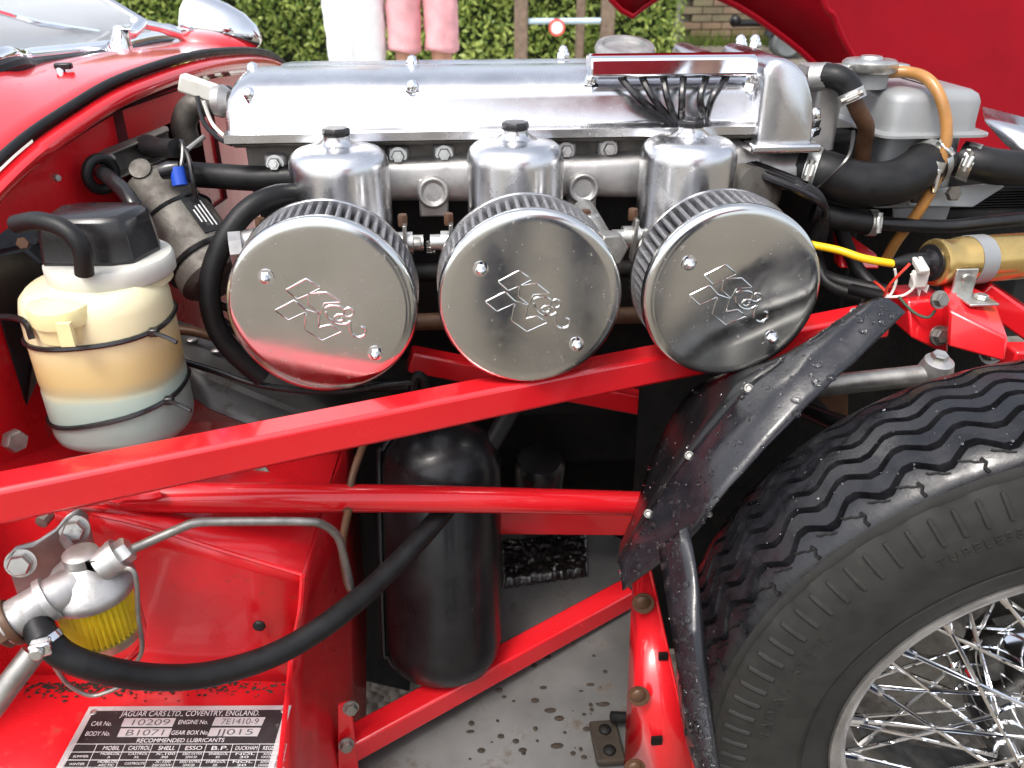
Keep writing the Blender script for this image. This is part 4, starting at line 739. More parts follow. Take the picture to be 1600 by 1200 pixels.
m = MB(); m.tube(spl([P(150, 264, Y=.97), P(170, 278, Y=.94), P(192, 297, Y=.92), P(210, 322, Y=.90), P(222, 350, Y=.90)], 6), .0085, 14); tag(m.build('harness_tube', M['plastic']), 'black sleeved wiring tube curving down from the bulkhead grommet', 'wiring')
# wiper motor: tilted cylinder with label
wa_, wb2 = P(238, 290, Y=1.0), P(345, 440, Y=.92)
t = thing('wiper_motor', 'grimy grey tilted motor cylinder with a small black label behind the washer bottle', 'motor', wb2)
ax = (wb2-wa_).normalized(); Lm = (wb2-wa_).length
m = MB(); m.lathe([(.020, -.01), (.036, 0), (.040, .008), (.040, Lm*.36), (.043, Lm*.38), (.043, Lm*.95), (.036, Lm)], wa_, ax, 36); bd = m.build('body', M['castdark'], t, ang=40)
m = MB(); m.tube([wa_+ax*(Lm*.37)+(frame(ax)[0]*math.cos(a)+frame(ax)[1]*math.sin(a))*.0435 for a in [2*math.pi*k/36 for k in range(36)]], .0022, 6, closed=True); m.build('strap', M['black'], t)
m = MB(); m.tube([wa_+ax*(Lm*.80)+(frame(ax)[0]*math.cos(a)+frame(ax)[1]*math.sin(a))*.0445 for a in [2*math.pi*k/36 for k in range(36)]], .0032, 6, closed=True); m.build('cable_strap', M['plastic'], t)
tocam = (CAM-wa_); tocam = (tocam-ax*tocam.dot(ax)).normalized(); sdv = ax.cross(tocam)
if sdv.x < 0: sdv = -sdv
nl = (tocam*.8+sdv*.62).normalized(); tl_ = ax.cross(nl); lc = wa_+ax*(Lm*.56)+nl*.0432
m = MB(); m.box(lc, (.050, .024, .0015), (ax, tl_, nl)); lb_ = m.build('label_plate', M['plateblack'], t)
m = MB()
for k in range(4): m.box(lc+tl_*(-.008+.005*k)+nl*.0009+ax*(.002*(k % 2)), (.036-.006*k, .0016, .0004), (ax, tl_, nl))
m.build('label_print', W_T, lb_)
m = MB(); m.lathe([(.012, 0), (.012, .022)], wa_+tocam*.02, tocam, 16); m.build('terminal', M['castdark'], t)
# wires and blue sleeve near the engine
for k, (pts, r, mm, lab) in enumerate((
    ([(262, 232, .99), (276, 225, .98), (292, 240, .965), (300, 275, .95), (306, 310, .95)], .003, 'plastic', 'thin black wire looping beside the blue sleeve'),
    ([(268, 228, .985), (284, 222, .975), (285, 250, .96), (278, 275, .95)], .0028, 'plastic', 'thin black wire dropping into the blue sleeve'),
    ([(308, 150, 1.02), (318, 190, 1.01), (340, 215, 1.0), (362, 225, .99)], .0028, 'plastic', 'thin dark wire curving under the rear of the cam cover'),
    ([(318, 158, 1.0), (330, 190, 1.0), (345, 208, .99), (358, 216, .985)], .0022, 'wirewhite', 'thin pale wire beside the rear of the cam cover'),
    ([(292, 234, .97), (318, 214, 1.0)], .0028, 'zinc', 'short straight steel rod beside the looping wires'))):
    m = MB(); m.tube(spl([P(*q[:2], Y=q[2]) for q in pts], 6), r, 8); tag(m.build('wire', M[mm]), lab, 'wire')
m = MB(); m.tube([P(276, 262, Y=.955), P(282, 290, Y=.948)], .0085, 12); tag(m.build('blue_sleeve', M['bluecap']), 'small blue plastic sleeve on the wires above the motor', 'sleeve')
m = MB(); m.lathe([(.009, 0), (.010, .01), (.007, .022)], P(252, 268, Y=.955), (1, 0, .2), 14); tag(m.build('rubber_bung', M['plastic']), 'small round black cap left of the blue sleeve', 'cap')
cn = P(312, 138, Y=1.03); t = thing('tacho_generator', 'cream connector and black plug at the rear end of the cam cover', 'connector', cn)
ec = frame(V(1, -.1, -.35)); m = MB(); m.box(cn, (.018, .02, .044), ec); m.build('cream_block', M['white'], t, bevel=.003)
m = MB(); m.lathe([(.012, 0), (.014, .012), (.010, .026)], cn+ec[2]*.02, ec[2], 16); m.build('plug', M['black'], t)
m = MB(); m.lathe([(.016, -.01), (.018, 0), (.012, .008)], P(350, 158, Y=1.0), (1, -.2, 0), 18); m.build('housing', M['cast'], t)
m = MB(); m.tube(spl([P(296, 230, Y=1.12), P(287, 195, Y=1.12), P(300, 168, Y=1.12), P(330, 160, Y=1.12), P(352, 165, Y=1.12)], 6), .016, 16); tag(m.build('breather_pipe', M['castdark']), 'grimy curved breather pipe at the rear of the engine', 'pipe')
for k, (px, lab) in enumerate(((330, 'left hooked steel pipe on the far bulkhead'), (352, 'right hooked steel pipe on the far bulkhead'))):
    m = MB(); m.tube(spl([P(px-10, 112, Y=1.42), P(px, 110, Y=1.40), P(px+4, 125, Y=1.39), P(px+10, 142, Y=1.38)], 5), .006, 10); tag(m.build('hooked_pipe', M['steel']), lab, 'pipe', 'hooked pipes')
m = MB(); m.tube(spl([P(296, 272, Y=1.0), P(350, 276, Y=.985), P(410, 279, Y=.975), P(470, 278, Y=.97), P(520, 285, Y=.97)], 6), .0145, 20); tag(m.build('heater_hose', M['blackrub']), 'straight dark grey heater hose running behind the left dashpot', 'hose')
def ribhose(pts, r, n, name, lab, mm='blackrub', amp=.05):
    c = spl(pts, n); m = MB(); m.tube(c, [r*(1+amp*(i % 2)) for i in range(len(c))], 18 if amp < .04 else 28)
    if amp > .04:
        for i in range(len(c)):
            for k in range(28): v = m.v[i*28+k]; m.v[i*28+k] = c[i]+(v-c[i])*((1.0 if (i+k) % 2 else 1.07)/(1+amp*(i % 2)))
    tag(m.build(name, M[mm]), lab, 'hose')
ribhose([P(478, 303, Y=.90), P(430, 306, Y=.875), P(385, 330, Y=.855), P(348, 380, Y=.84), P(328, 440, Y=.83), P(334, 500, Y=.825), P(360, 545, Y=.825), P(410, 590, Y=.83)], .0105, 26, 'braided_hose', 'black braided hose looping down left of the left air filter')
# grey sheet, cables and rods under the left filter
t = thing('heat_shield', 'dull grey ribbed metal sheet below the left air filter', 'sheet', P(370, 600, Y=.86))
m = MB(); e0 = [P(275, 500, Y=.98), P(330, 520, Y=.97), P(420, 560, Y=.96), P(560, 640, Y=.95)]; e1_ = [P(285, 610, Y=.86), P(330, 640, Y=.85), P(400, 668, Y=.845), P(520, 700, Y=.84)]
m.grid([[a_.lerp(b_, f)+V(0, 0, .005*(1 if .3 < f < .62 else 0)) for a_, b_ in zip(e0, e1_)] for f in (0, .28, .32, .6, .64, 1)]); m.build('sheet', M['tray'], t, solid=.002, ang=25)
for px, py, Y in ((340, 552, .93), (300, 536, .95)):
    m = MB(); m.ball(P(px, py, Y=Y)+V(0, 0, .004), .006, 12, (1.3, 1, .5)); m.build('rivet', M['cast'], t)
m = MB(); m.tube(spl([P(270, 560, Y=.86), P(330, 578, Y=.85), P(420, 604, Y=.84), P(520, 612, Y=.85), P(600, 602, Y=.86), P(650, 598, Y=.87)], 6), .004, 10); tag(m.build('black_cable', M['plastic']), 'thin black cable lying across the grey sheet below the left filter', 'cable')
m = MB(); m.tube(spl([P(280, 515, Y=.93), P(330, 525, Y=.93), P(400, 560, Y=.93)], 5), .006, 10); tag(m.build('brown_pipe', M['brown']), 'rusty brown pipe between the washer bottle and the left filter', 'pipe')
m = MB(); m.tube([P(560, 602, Y=.88), P(640, 602, Y=.87)], .008, 12); m.tube(spl([P(645, 610, Y=.87), P(650, 588, Y=.87), P(660, 590, Y=.87), P(664, 604, Y=.87)], 5), .006, 8); tag(m.build('clutch_hose', M['blackrub']), 'short black hose with a fitting just above the red rail', 'hose')
m = MB(); m.tube([P(560, 506, Y=.90), P(1060, 490, Y=.90)], .010, 16); tag(m.build('cross_rod', M['brown']), 'horizontal brownish steel rod showing between the air filters', 'rod')
m = MB(); m.tube([P(560, 428, Y=.95), P(1060, 418, Y=.95)], .011, 14); tag(m.build('balance_pipe', M['oily']), 'dark horizontal pipe deep between the air filters', 'pipe')
for k, lab in enumerate(('uppermost black cable in the dark gap behind the washer bottle', 'middle black cable in the dark gap behind the washer bottle', 'lowest black cable in the dark gap behind the washer bottle')):
    k *= 3; a_ = P(270+k*9, 430+k*9, Y=.93-.004*k); m = MB(); m.tube(spl([a_, P(310+k*6, 440+k*10, Y=.95), P(380, 455+k*12, Y=.96)], 5), .005, 8)
    tag(m.build('loom_cable', M['plastic']), lab, 'cable', 'cable bundle')
# block extension, tray, tank
m = MB(); m.box(((P(545, 800, Y=1.03).x+P(1010, 800, Y=1.03).x)/2, 1.15, .30), (P(1010, 800, Y=1.03).x-P(545, 800, Y=1.03).x, .12, .44)); m.build('crankcase', M['oily'], eng, bevel=.01)
m = MB(); m.lathe([(.03, -.05), (.034, 0), (.036, .07), (.03, .08), (.001, .084)], P(840, 775, Y=.99), (0, -.25, 1), 24); tag(m.build('oil_canister', M['black']), 'dark rounded canister in the shadow behind the lower red tube', 'canister')
TZ = .12
def PT(px, py, h=0):
    d = FW+RT*((px-800)/FPX)+UP*((600-py)/FPX); return CAM+d*((1-.12-h+.23*.65)/(.23*d.y-d.z))
t = thing('undertray', 'stained aluminium undertray lying below the red diagonal tube', 'tray', PT(850, 1050))
poly = [(770, 812), (930, 822), (985, 850), (1010, 1000), (1010, 1330), (470, 1330), (560, 1175), (640, 1110), (720, 1075), (780, 1000)]
m = MB(); m.prism([PT(x, y) for x, y in poly], (0, 0, -.002)); m.build('sheet', M['tray'], t, bevel=.0008)
q = MB()
for k in range(60):
    px, py = random.choice(((random.gauss(870, 50), random.gauss(1150, 40)), (random.uniform(720, 960), random.uniform(1020, 1195)))); b = PT(px, py, .001); q.ball(b, random.uniform(.0008, .0042), 7, (random.uniform(.8, 2.2), 1, .25))
o = q.build('oil_crumbs', M['grime'], t); o['kind'] = 'stuff'
bb = PT(948, 1160, .006); m = MB(); m.box(bb, (.035, .06, .010)); bko = m.build('tray_bracket', M['grime'], t, bevel=.003)
for dy in (-.016, .014): m = MB(); m.ball(bb+V(0, dy, .006), .008, 12, (1, 1, .6)); m.build('bolt', M['oily'], bko)
m = MB(); m.tube([P(955, 1120, Y=.70), P(990, 1122, Y=.70)], .007, 10); m.build('stud', M['oily'], t)
pd = [(782, 842), (912, 830), (926, 842), (926, 878), (908, 894), (788, 912)]; q = MB(); ZP = TZ+.012
a0_, a1_, b0_, b1_ = PT(782, 842, .014), PT(918, 830, .014), PT(786, 910, .014), PT(920, 890, .014); rows = []
for i in range(25):
    f = i/24; rows.append([(a0_.lerp(a1_, k/40)).lerp(b0_.lerp(b1_, k/40), f)+V(0, 0, .004*noise.noise(V(i*.9, k*.9, 0))+.005*noise.noise(V(i*1.9, k*1.9, 5)) - (.012 if i in (0, 24) or k in (0, 40) else 0)) for k in range(41)])
q.grid(rows); t2 = q.build('tar_pad', M['tar'], ang=80); tag(t2, 'lumpy tar-black oily pad lying on the aluminium undertray', 'pad')
ta, tb = P(690, 716, Y=.86), P(694, 1000, Y=.78); axt = (tb-ta).normalized(); Lt = (tb-ta).length; TR = .073
t = thing('vacuum_tank', 'dusty black rounded metal tank standing behind the fuel hose', 'tank', tb)
pf = [(.001, -.052), (TR*.4, -.048), (TR*.72, -.034), (TR*.93, -.014), (TR, .006), (TR, Lt-.006), (TR*.95, Lt+.014), (TR*.78, Lt+.034), (TR*.45, Lt+.049), (.001, Lt+.053)]
m = MB(); m.lathe(pf, ta, axt, 48); m.build('shell', M['black'], t, ang=60)
e1t, e2t, _ = frame(axt); e1t = V(-1, -.12, 0); e1t = (e1t-axt*e1t.dot(axt)).normalized(); seam = []
for s_, h_ in pf: seam.append(ta+axt*h_+e1t*(s_+.003))
m = MB(); m.tube(spl(seam, 4), .0035, 8); m.build('seam', M['black'], t)
m = MB(); m.prism([P(555, 1060, Y=.88), P(640, 1080, Y=.88), P(680, 640, Y=1.0), P(545, 640, Y=.96)], (0, .004, 0)); tag(m.build('gap_shade_panel', M['oily']), 'black sheet added as shade between the footwell and the black tank', 'panel')  # added dark sheet painting the shade in this gap
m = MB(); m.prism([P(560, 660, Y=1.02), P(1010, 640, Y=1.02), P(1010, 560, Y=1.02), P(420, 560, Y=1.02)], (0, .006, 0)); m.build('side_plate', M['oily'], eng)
# ============================================================ RIGHT SIDE
tk = thing('header_tank', 'silver grey header tank with filler cap on the right', 'tank', P(1420, 260, Y=1.05))
xl, xr_ = P(1392, 180, Y=.975).x, P(1540, 180, Y=.975).x; ztp, zfl = P(1405, 146, Y=.975).z, P(1405, 214, Y=.975).z; yb = 1.17
def rrect(x0_, x1_, y0_, y1_, z, r, n=5):
    out = []
    for cx_, cy_, a0 in ((x1_-r, y1_-r, 0), (x0_+r, y1_-r, 90), (x0_+r, y0_+r, 180), (x1_-r, y0_+r, 270)):
        for k in range(n+1): a = R_(a0+90*k/n); out.append(V(cx_+r*math.cos(a), cy_+r*math.sin(a), z))
    return out
m = MB(); m.loft([rrect(xl-i*0+ins, xr_-ins, .975+ins, yb-ins, z, .022) for ins, z, i in ((-.012, zfl, 0), (-.012, zfl+.003, 0), (-.001, zfl+.005, 0), (0, zfl+.012, 0), (0, ztp-.012, 0), (.003, ztp-.004, 0), (.009, ztp+.000, 0), (.02, ztp+.002, 0), (.04, ztp+.003, 0))]); m.build('upper_shell', M['greymetal'], tk, ang=50)
m = MB(); m.loft([rrect(xl+.006, xr_-.012, .985, yb-.01, z, .015) for z in (zfl-.09, zfl-.001)]); m.build('lower_shell', M['greymetal'], tk, ang=50)
cp = P(1360, 98, Y=1.03); m = MB(); m.lathe([(.024, -.028), (.024, -.008), (.026, -.006)], cp, (0, 0, 1), 32); m.build('filler_neck', M['greymetal'], tk)
m = MB(); m.lathe([(.030, -.010), (.0325, -.007), (.0325, .001), (.029, .004), (.014, .005), (.012, .008), (.001, .008)], cp, (0, 0, 1), 40); cpo = m.build('filler_cap', M['zinc'], tk, ang=45)
for s in (-1, 1): m = MB(); m.box(cp+V(.036*s, 0, -.004), (.022, .022, .006)); m.build('cap_ear', M['zinc'], cpo, bevel=.003)
m = MB(); m.tube(spl([P(1376, 114, Y=1.025), P(1420, 113, Y=1.01), P(1452, 126, Y=.98), P(1472, 160, Y=.96), P(1479, 205, Y=.95), P(1472, 250, Y=.945), P(1456, 295, Y=.945), P(1432, 335, Y=.95), P(1402, 375, Y=.96), P(1385, 405, Y=.97)], 7), .0068, 14); tag(m.build('overflow_tube', M['amber']), 'amber translucent overflow tube curving over the header tank', 'tube')
b = P(1465, 262, Y=.94); t = thing('tube_clip', 'small steel clip on the amber overflow tube', 'clip', b); m = MB(); m.lathe([(.009, -.014), (.009, -.002)], b+V(0, 0, .01), (.15, 0, 1), 14, caps=False); m.build('band', M['zinc'], t); m = MB(); m.box(b+V(-.002, -.006, -.014), (.007, .006, .03)); m.build('screw_housing', M['chrome'], t, bevel=.002)
# thermostat column, elbow, brown pipe
xth = P(1283, 180, Y=1.01).x; zt_, zb_ = P(1280, 105, Y=1.01).z, P(1283, 232, Y=1.0).z
t = thing('thermostat_housing', 'cast thermostat column at the front end of the cam cover', 'housing', (xth, 1.01, zb_))
m = MB(); m.loft([rrect(xth-.02, xth+.016, .99, 1.05, z, .008) for z in (zb_, zb_+.02, zt_-.012)]+[rrect(xth-.022, xth+.020, .985, 1.055, z, .008) for z in (zt_-.01, zt_)]); m.build('column', M['cast'], t, ang=40)
m = MB(); m.tube([P(1268, 122, Y=.995), P(1292, 119, Y=.985)], .0155, 18); m.build('stub', M['cast'], t)
m = MB(); m.tube(spl([P(1288, 118, Y=.985), P(1308, 121, Y=.975), P(1325, 133, Y=.97), P(1333, 155, Y=.965)], 6), .0138, 18); tag(m.build('rubber_elbow', M['blackrub']), 'black rubber elbow hose above the rusty brown pipe', 'hose')
def clip(c, ax, r, wd, lab, grp='hose clips'):
    t = thing('hose_clip', lab, 'hose clip', c, grp); m = MB(); m.lathe([(r, -wd/2), (r+.0012, -wd/2), (r+.0012, wd/2), (r, wd/2)], c, ax, 32, caps=False); m.build('band', M['zinc'], t)
    e1, e2, a = frame(ax); d = (CAM-c); d = (d-a*d.dot(a)).normalized(); b = c+d*(r+.003)+V(0, 0, .0)
    m = MB(); m.box(b, (wd*.8, .016, .007), (a, a.cross(d), d)); m.build('screw_housing', M['zinc'], t, bevel=.002); m = MB(); m.tube([b-a.cross(d)*.012, b+a.cross(d)*.012], .004, 8); m.build('screw', M['steel'], t)
clip(P(1331, 150, Y=.966), P(1333, 155, Y=.965)-P(1325, 133, Y=.97), .0142, .012, 'zinc hose clip on the black rubber elbow')
m = MB(); m.tube(spl([P(1330, 148, Y=.966), P(1341, 172, Y=.965), P(1353, 198, Y=.97), P(1350, 225, Y=.98), P(1346, 262, Y=.99)], 6), .0098, 16); tag(m.build('rusty_pipe', M['brown']), 'rusty brown water pipe below the black elbow', 'pipe')
h = [P(1246, 263, Y=.972), P(1290, 272, Y=.955), P(1340, 287, Y=.945), P(1395, 285, Y=.945), P(1435, 265, Y=.955), P(1462, 243, Y=.975)]
ribhose(h, .0265, 9, 'top_hose', 'thick black water hose curving into the silver header tank', 'blackrub', .012)
clip(P(1268, 267, Y=.963), h[1]-h[0], .0275, .014, 'zinc hose clip at the engine end of the thick black hose')
clip(P(1450, 254, Y=.965), h[5]-h[4], .0275, .012, 'zinc hose clip at the tank end of the thick black hose')
m = MB(); m.tube([P(1425, 268, Y=.965)+V(0, 0, .03)]+[P(1400, 255, Y=.93), P(1310, 250, Y=.93)][:0]+[P(1326, 185, Y=.96), P(1322, 240, Y=.93), P(1300, 275, Y=.925), P(1276, 297, Y=.94)][0:4], .0018, 6) if False else m.tube(spl([P(1334, 205, Y=.95), P(1327, 242, Y=.925), P(1305, 268, Y=.922), P(1277, 294, Y=.935)], 5), .0022, 6)
tag(m.build('hose_tie', M['plastic']), 'black cable tie looped over the thick black hose', 'cable tie')
h2 = [P(1498, 247, Y=.985), P(1530, 256, Y=.97), P(1570, 262, Y=.965), P(1640, 262, Y=.965)]
ribhose(h2, .0215, 8, 'radiator_hose', 'black hose leaving the right side of the header tank', 'blackrub', .01); clip(P(1514, 253, Y=.978), h2[1]-h2[0], .0222, .014, 'zinc hose clip on the hose at the right edge')
m = MB(); m.grid([[P(1535, 168, Y=1.10), P(1600, 185, Y=1.06), P(1680, 205, Y=1.02)], [P(1540, 190, Y=1.06), P(1600, 215, Y=1.02), P(1680, 240, Y=.99)], [P(1570, 225, Y=1.03), P(1610, 255, Y=1.0), P(1680, 285, Y=.98)]]); tag(m.build('air_duct', M['alu'], solid=.003, ang=60), 'curved bright metal duct panel right of the header tank', 'duct')
# radiator with fins and mounting bracket
rd = thing('radiator', 'black finned radiator core in shadow below the header tank', 'radiator', P(1560, 420, Y=1.02))
m = MB(); m.box(P(1580, 380, Y=1.12), (.42, .14, .24)); m.build('core', M['radiator'], rd)
for k in range(34): a_ = P(1480, 300+k*4, Y=1.04); q = MB(); q.bar(V(a_.x, 1.045, a_.z), V(a_.x+.26, 1.045, a_.z), .012, .0012); q.build('fin', M['oily'], rd)
t = thing('radiator_bracket', 'pale grey steel bracket with bolts under the thick black hose', 'bracket', P(1480, 330, Y=.97))
m = MB(); m.prism([P(1412, 300, Y=.97), P(1560, 286, Y=.99), P(1570, 292, Y=.99), P(1520, 324, Y=.98), P(1420, 322, Y=.965)], (0, .004, 0)); m.build('plate', M['greymetal'], t, bevel=.0012)
m = MB(); m.prism([P(1396, 326, Y=.985), P(1486, 322, Y=.985), P(1478, 345, Y=.985), P(1396, 362, Y=.985)], (0, .004, 0)); m.build('lower_tab', M['greymetal'], t, bevel=.0012)
for px, py in ((1430, 306), (1487, 302)): m = MB(); m.hexa(P(px, py, Y=.965), (0, -1, .2), .0095, .008); m.build('bolt', M['castdark'], t)
m = MB(); m.tube(spl([P(1290, 342, Y=.95), P(1360, 348, Y=.945), P(1470, 354, Y=.945), P(1540, 348, Y=.94), P(1640, 338, Y=.94)], 6), .0085, 14); tag(m.build('black_pipe', M['black']), 'glossy black horizontal pipe above the ignition coil', 'pipe')
m = MB(); m.tube(spl([P(1270, 330, Y=.96), P(1310, 340, Y=.952), P(1366, 349, Y=.945)], 5), .0145, 16); tag(m.build('pipe_hose', M['blackrub']), 'black hose pushed onto the glossy black pipe', 'hose'); clip(P(1361, 348, Y=.945), (1, 0, -.05), .0148, .01, 'zinc hose clip on the hose of the glossy black pipe')
for k, pts in enumerate(([(1282, 300, 1.0), (1310, 350, .99), (1340, 420, .97), (1390, 470, .93)], [(1262, 420, .99), (1310, 440, .95), (1380, 455, .92), (1440, 470, .90)], [(1270, 380, 1.0), (1290, 440, .96), (1350, 465, .92)])):
    m = MB(); m.tube(spl([P(*q[:2], Y=q[2]) for q in pts], 6), .009, 10); tag(m.build('dark_hose', M['blackrub']), ('steep black hose dropping from the thick hose in shadow', 'lower black hose under the yellow lead', 'short black hose right of the right air filter')[k], 'hose', 'shadowed hoses')
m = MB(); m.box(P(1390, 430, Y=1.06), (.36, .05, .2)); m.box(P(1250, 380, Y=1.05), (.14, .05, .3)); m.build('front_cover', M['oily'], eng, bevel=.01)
# ignition coil
ca_, cbb = P(1462, 410, Y=.865), P(1660, 395, Y=.90); axc = (cbb-ca_).normalized()
t = thing('ignition_coil', 'gold cylindrical ignition coil with a grey band at the right edge', 'coil', ca_)
m = MB(); m.lathe([(.020, -.006), (.0265, -.004), (.0275, 0), (.0265, .006), (.0255, .012), (.0255, .026), (.0275, .030), (.0275, .16)], ca_, axc, 40); m.build('can', M['gold'], t, ang=45)
m = MB(); m.lathe([(.0215, -.009), (.0215, -.006), (.010, -.012), (.009, -.030), (.001, -.031)], ca_, axc, 28); m.build('tower', M['plastic'], t)
m = MB(); m.lathe([(.0278, .042), (.0288, .042), (.0288, .064), (.0278, .064)], ca_, axc, 40, caps=False); m.build('clamp_band', M['greymetal'], t)
fb_ = P(1508, 452, Y=.835); m = MB(); m.box(fb_+V(0, .005, .008), (.026, .003, .03)); m.box(fb_+V(.008, -.012, -.008), (.034, .034, .003)); m.build('foot', M['zinc'], t, bevel=.001)
m = MB(); m.hexa(fb_+V(.012, -.014, -.006), (0, 0, 1), .0075, .005); m.build('foot_bolt', M['zinc'], t); m = MB(); m.lathe([(.006, 0), (.005, .003)], fb_+V(0, .003, .012), (0, -1, 0), 14); m.build('screw', M['zinc'], t)
m = MB(); m.tube([P(1395, 412, Y=.865), P(1420, 408, Y=.866), P(1446, 408, Y=.868)], [.006, .009, .011], 14); m.build('boot', M['blackrub'], t)
m = MB(); m.tube(spl([P(1225, 370, Y=.93), P(1262, 381, Y=.91), P(1310, 391, Y=.885), P(1350, 404, Y=.87), P(1396, 412, Y=.865)], 6), .0046, 12); tag(m.build('yellow_lead', M['yellowcable']), 'bright yellow ignition lead plugged into the coil', 'cable')
b = P(1438, 415, Y=.85); t = thing('spade_connectors', 'white plastic spade connectors hanging on the coil terminals', 'connector', b); m = MB(); m.box(b, (.024, .012, .008), frame(V(-.1, -.4, 1))); m.build('upper_sleeve', M['white'], t, bevel=.002)
m = MB(); m.box(P(1436, 436, Y=.85), (.020, .008, .022)); m.build('lower_sleeve', M['white'], t, bevel=.003)
m = MB(); m.prism([P(1432, 445, Y=.85), P(1452, 446, Y=.85), P(1448, 458, Y=.85), P(1440, 452, Y=.85), P(1436, 464, Y=.85)], (0, .002, 0)); m.build('torn_tape', M['white'], t)
for pts, mm, lab in (([(1422, 412, .845), (1404, 430, .845), (1388, 448, .85), (1382, 463, .855)], 'wirered', 'thin red wire curving down from the coil connector'), ([(1424, 428, .845), (1428, 448, .845), (1410, 462, .85), (1382, 464, .855)], 'wirewhite', 'thin white wire curving down from the coil connector'), ([(1398, 420, .86), (1400, 440, .86), (1392, 460, .86), (1382, 462, .858)], 'wirewhite', 'thin straight white wire behind the red wire'), ([(1404, 464, .85), (1428, 488, .83), (1450, 496, .82), (1462, 484, .82)], 'wiregreen', 'thin dark green wire sagging over the red frame joint'), ([(1366, 440, .88), (1376, 448, .87), (1390, 462, .86)], 'wirered', 'short red wire end left of the coil wires')):
    m = MB(); m.tube(spl([P(*q[:2], Y=q[2]) for q in pts], 6), .0016, 6); tag(m.build('wire', M[mm]), lab, 'wire')
m = MB(); m.tube([P(1330, 452, Y=.90), P(1384, 465, Y=.86)], .007, 10); tag(m.build('loom_sleeve', M['blackrub']), 'black loom sleeve the coil wires come out of', 'sleeve')
# ------------------------------------------------------------ wheel arch, flaps
m = MB(); m.prism([P(x, y, Y=.93) for x, y in ((1000, 600), (1240, 520), (1420, 500), (1500, 530), (1720, 560), (1720, 1330), (985, 1330), (985, 850))], (0, .004, 0)); tag(m.build('arch_shade_panel', M['oily']), 'black sheet added as wheel arch shade behind the tyre', 'panel')  # added black sheet stands for the darkness inside the arch
def drops(surf, n, t, rmin, rmax, name='water_drops'):
    q = MB(); R, Cn = len(surf), len(surf[0])
    for _ in range(n):
        i, k = random.randrange(R-1), random.randrange(Cn-1); u, v = random.random(), random.random()
        a_, b_, c_, d_ = surf[i][k], surf[i][k+1], surf[i+1][k+1], surf[i+1][k]; p = (a_*(1-u)+b_*u)*(1-v)+(d_*(1-u)+c_*u)*v
        nrm = (b_-a_).cross(d_-a_).normalized()
        if nrm.dot(CAM-p) < 0: nrm = -nrm
        e = frame(nrm); r = rmin+(rmax-rmin)*random.random()**3; q.ball(p+nrm*.0016, r, 8, (random.uniform(.8, 1.6), 1, .55), (e[0], e[1], e[2]))
    o = q.build(name, M['water'], t, ang=180); o['kind'] = 'stuff'; return o
fA = spl([P(1345, 478, Y=.715), P(1250, 545, Y=.695), P(1170, 607, Y=.68), P(1077, 712, Y=.67), P(1013, 803, Y=.665), P(966, 880, Y=.66)], 6)
fB = spl([P(1414, 488, Y=.69), P(1338, 562, Y=.655), P(1250, 645, Y=.625), P(1140, 762, Y=.60), P(1080, 840, Y=.60), P(974, 922, Y=.635)], 6)
fC = spl([P(1330, 500, Y=.80), P(1215, 565, Y=.79), P(1095, 600, Y=.79), P(1030, 690, Y=.79), P(995, 790, Y=.78), P(970, 850, Y=.74)], 6)
mf_ = thing('mud_flap', 'long wet black rubber mud flap with rivets above the tyre', 'mud flap', P(1020, 880, Y=.69))
srf = []
for i in range(len(fA)):
    row = []
    for k in range(9):
        f = k/8; p = fA[i].lerp(fB[i], f); p += V(0, 0, 1)*(.010*math.sin(f*math.pi)+.003*noise.noise(p*40)); row.append(p)
    srf.append(row)
m = MB(); m.grid(srf); m.build('flap', M['wetrub'], mf_, solid=.003, ang=60); drops(srf, 260, mf_, .0008, .0036)
s2 = [[c_.lerp(a_, f)+V(0, 0, .004*math.sin(f*3.14)) for f in (0, .25, .5, .75, 1)] for a_, c_ in zip(fA, fC)]
m = MB(); m.grid(s2); m.build('shield_sheet', M['black'], mf_, solid=.0015, ang=60); drops(s2, 70, mf_, .0006, .0018, 'small_water_drops')
m = MB(); m.tube([p+V(0, -.001, .001) for p in fA], .0015, 6); m.build('joint_edge', M['black'], mf_)
for px, py, Y in ((1170, 607, .675), (1077, 712, .665), (1013, 803, .66), (1335, 488, .71)):
    b = P(px, py, Y=Y); m = MB(); m.lathe([(.0046, 0), (.0044, .0014), (.0026, .0022), (.0017, .0008), (.0005, .0008)], b, (-.3, -.6, .7), 16); m.build('rivet', M['steel'], mf_)
ls = thing('lower_mud_flap', 'wet black rubber strip running down beside the tapered red plate', 'mud flap', P(1110, 1200, Y=.43))
g0 = spl([P(1030, 852, Y=.60), P(1042, 930, Y=.55), P(1058, 1030, Y=.505), P(1075, 1120, Y=.465), P(1098, 1215, Y=.43)], 6); g1 = spl([P(1062, 828, Y=.58), P(1078, 930, Y=.53), P(1088, 1030, Y=.488), P(1106, 1130, Y=.45), P(1120, 1215, Y=.42)], 6); g2 = spl([P(1075, 820, Y=.585), P(1090, 900, Y=.54), P(1102, 1030, Y=.492), P(1113, 1130, Y=.454), P(1124, 1215, Y=.424)], 6)
s3 = [[a_, a_.lerp(b_, .35)+V(0, -.002, 0), a_.lerp(b_, .7)+V(0, -.003, 0), b_, b_.lerp(c_, .5)+V(0, -.001, 0), c_] for a_, b_, c_ in zip(g0, g1, g2)]
m = MB(); m.grid(s3); m.build('strip', M['wetrub'], ls, solid=.003, ang=60); drops([r[:4] for r in s3], 260, ls, .0009, .0034)
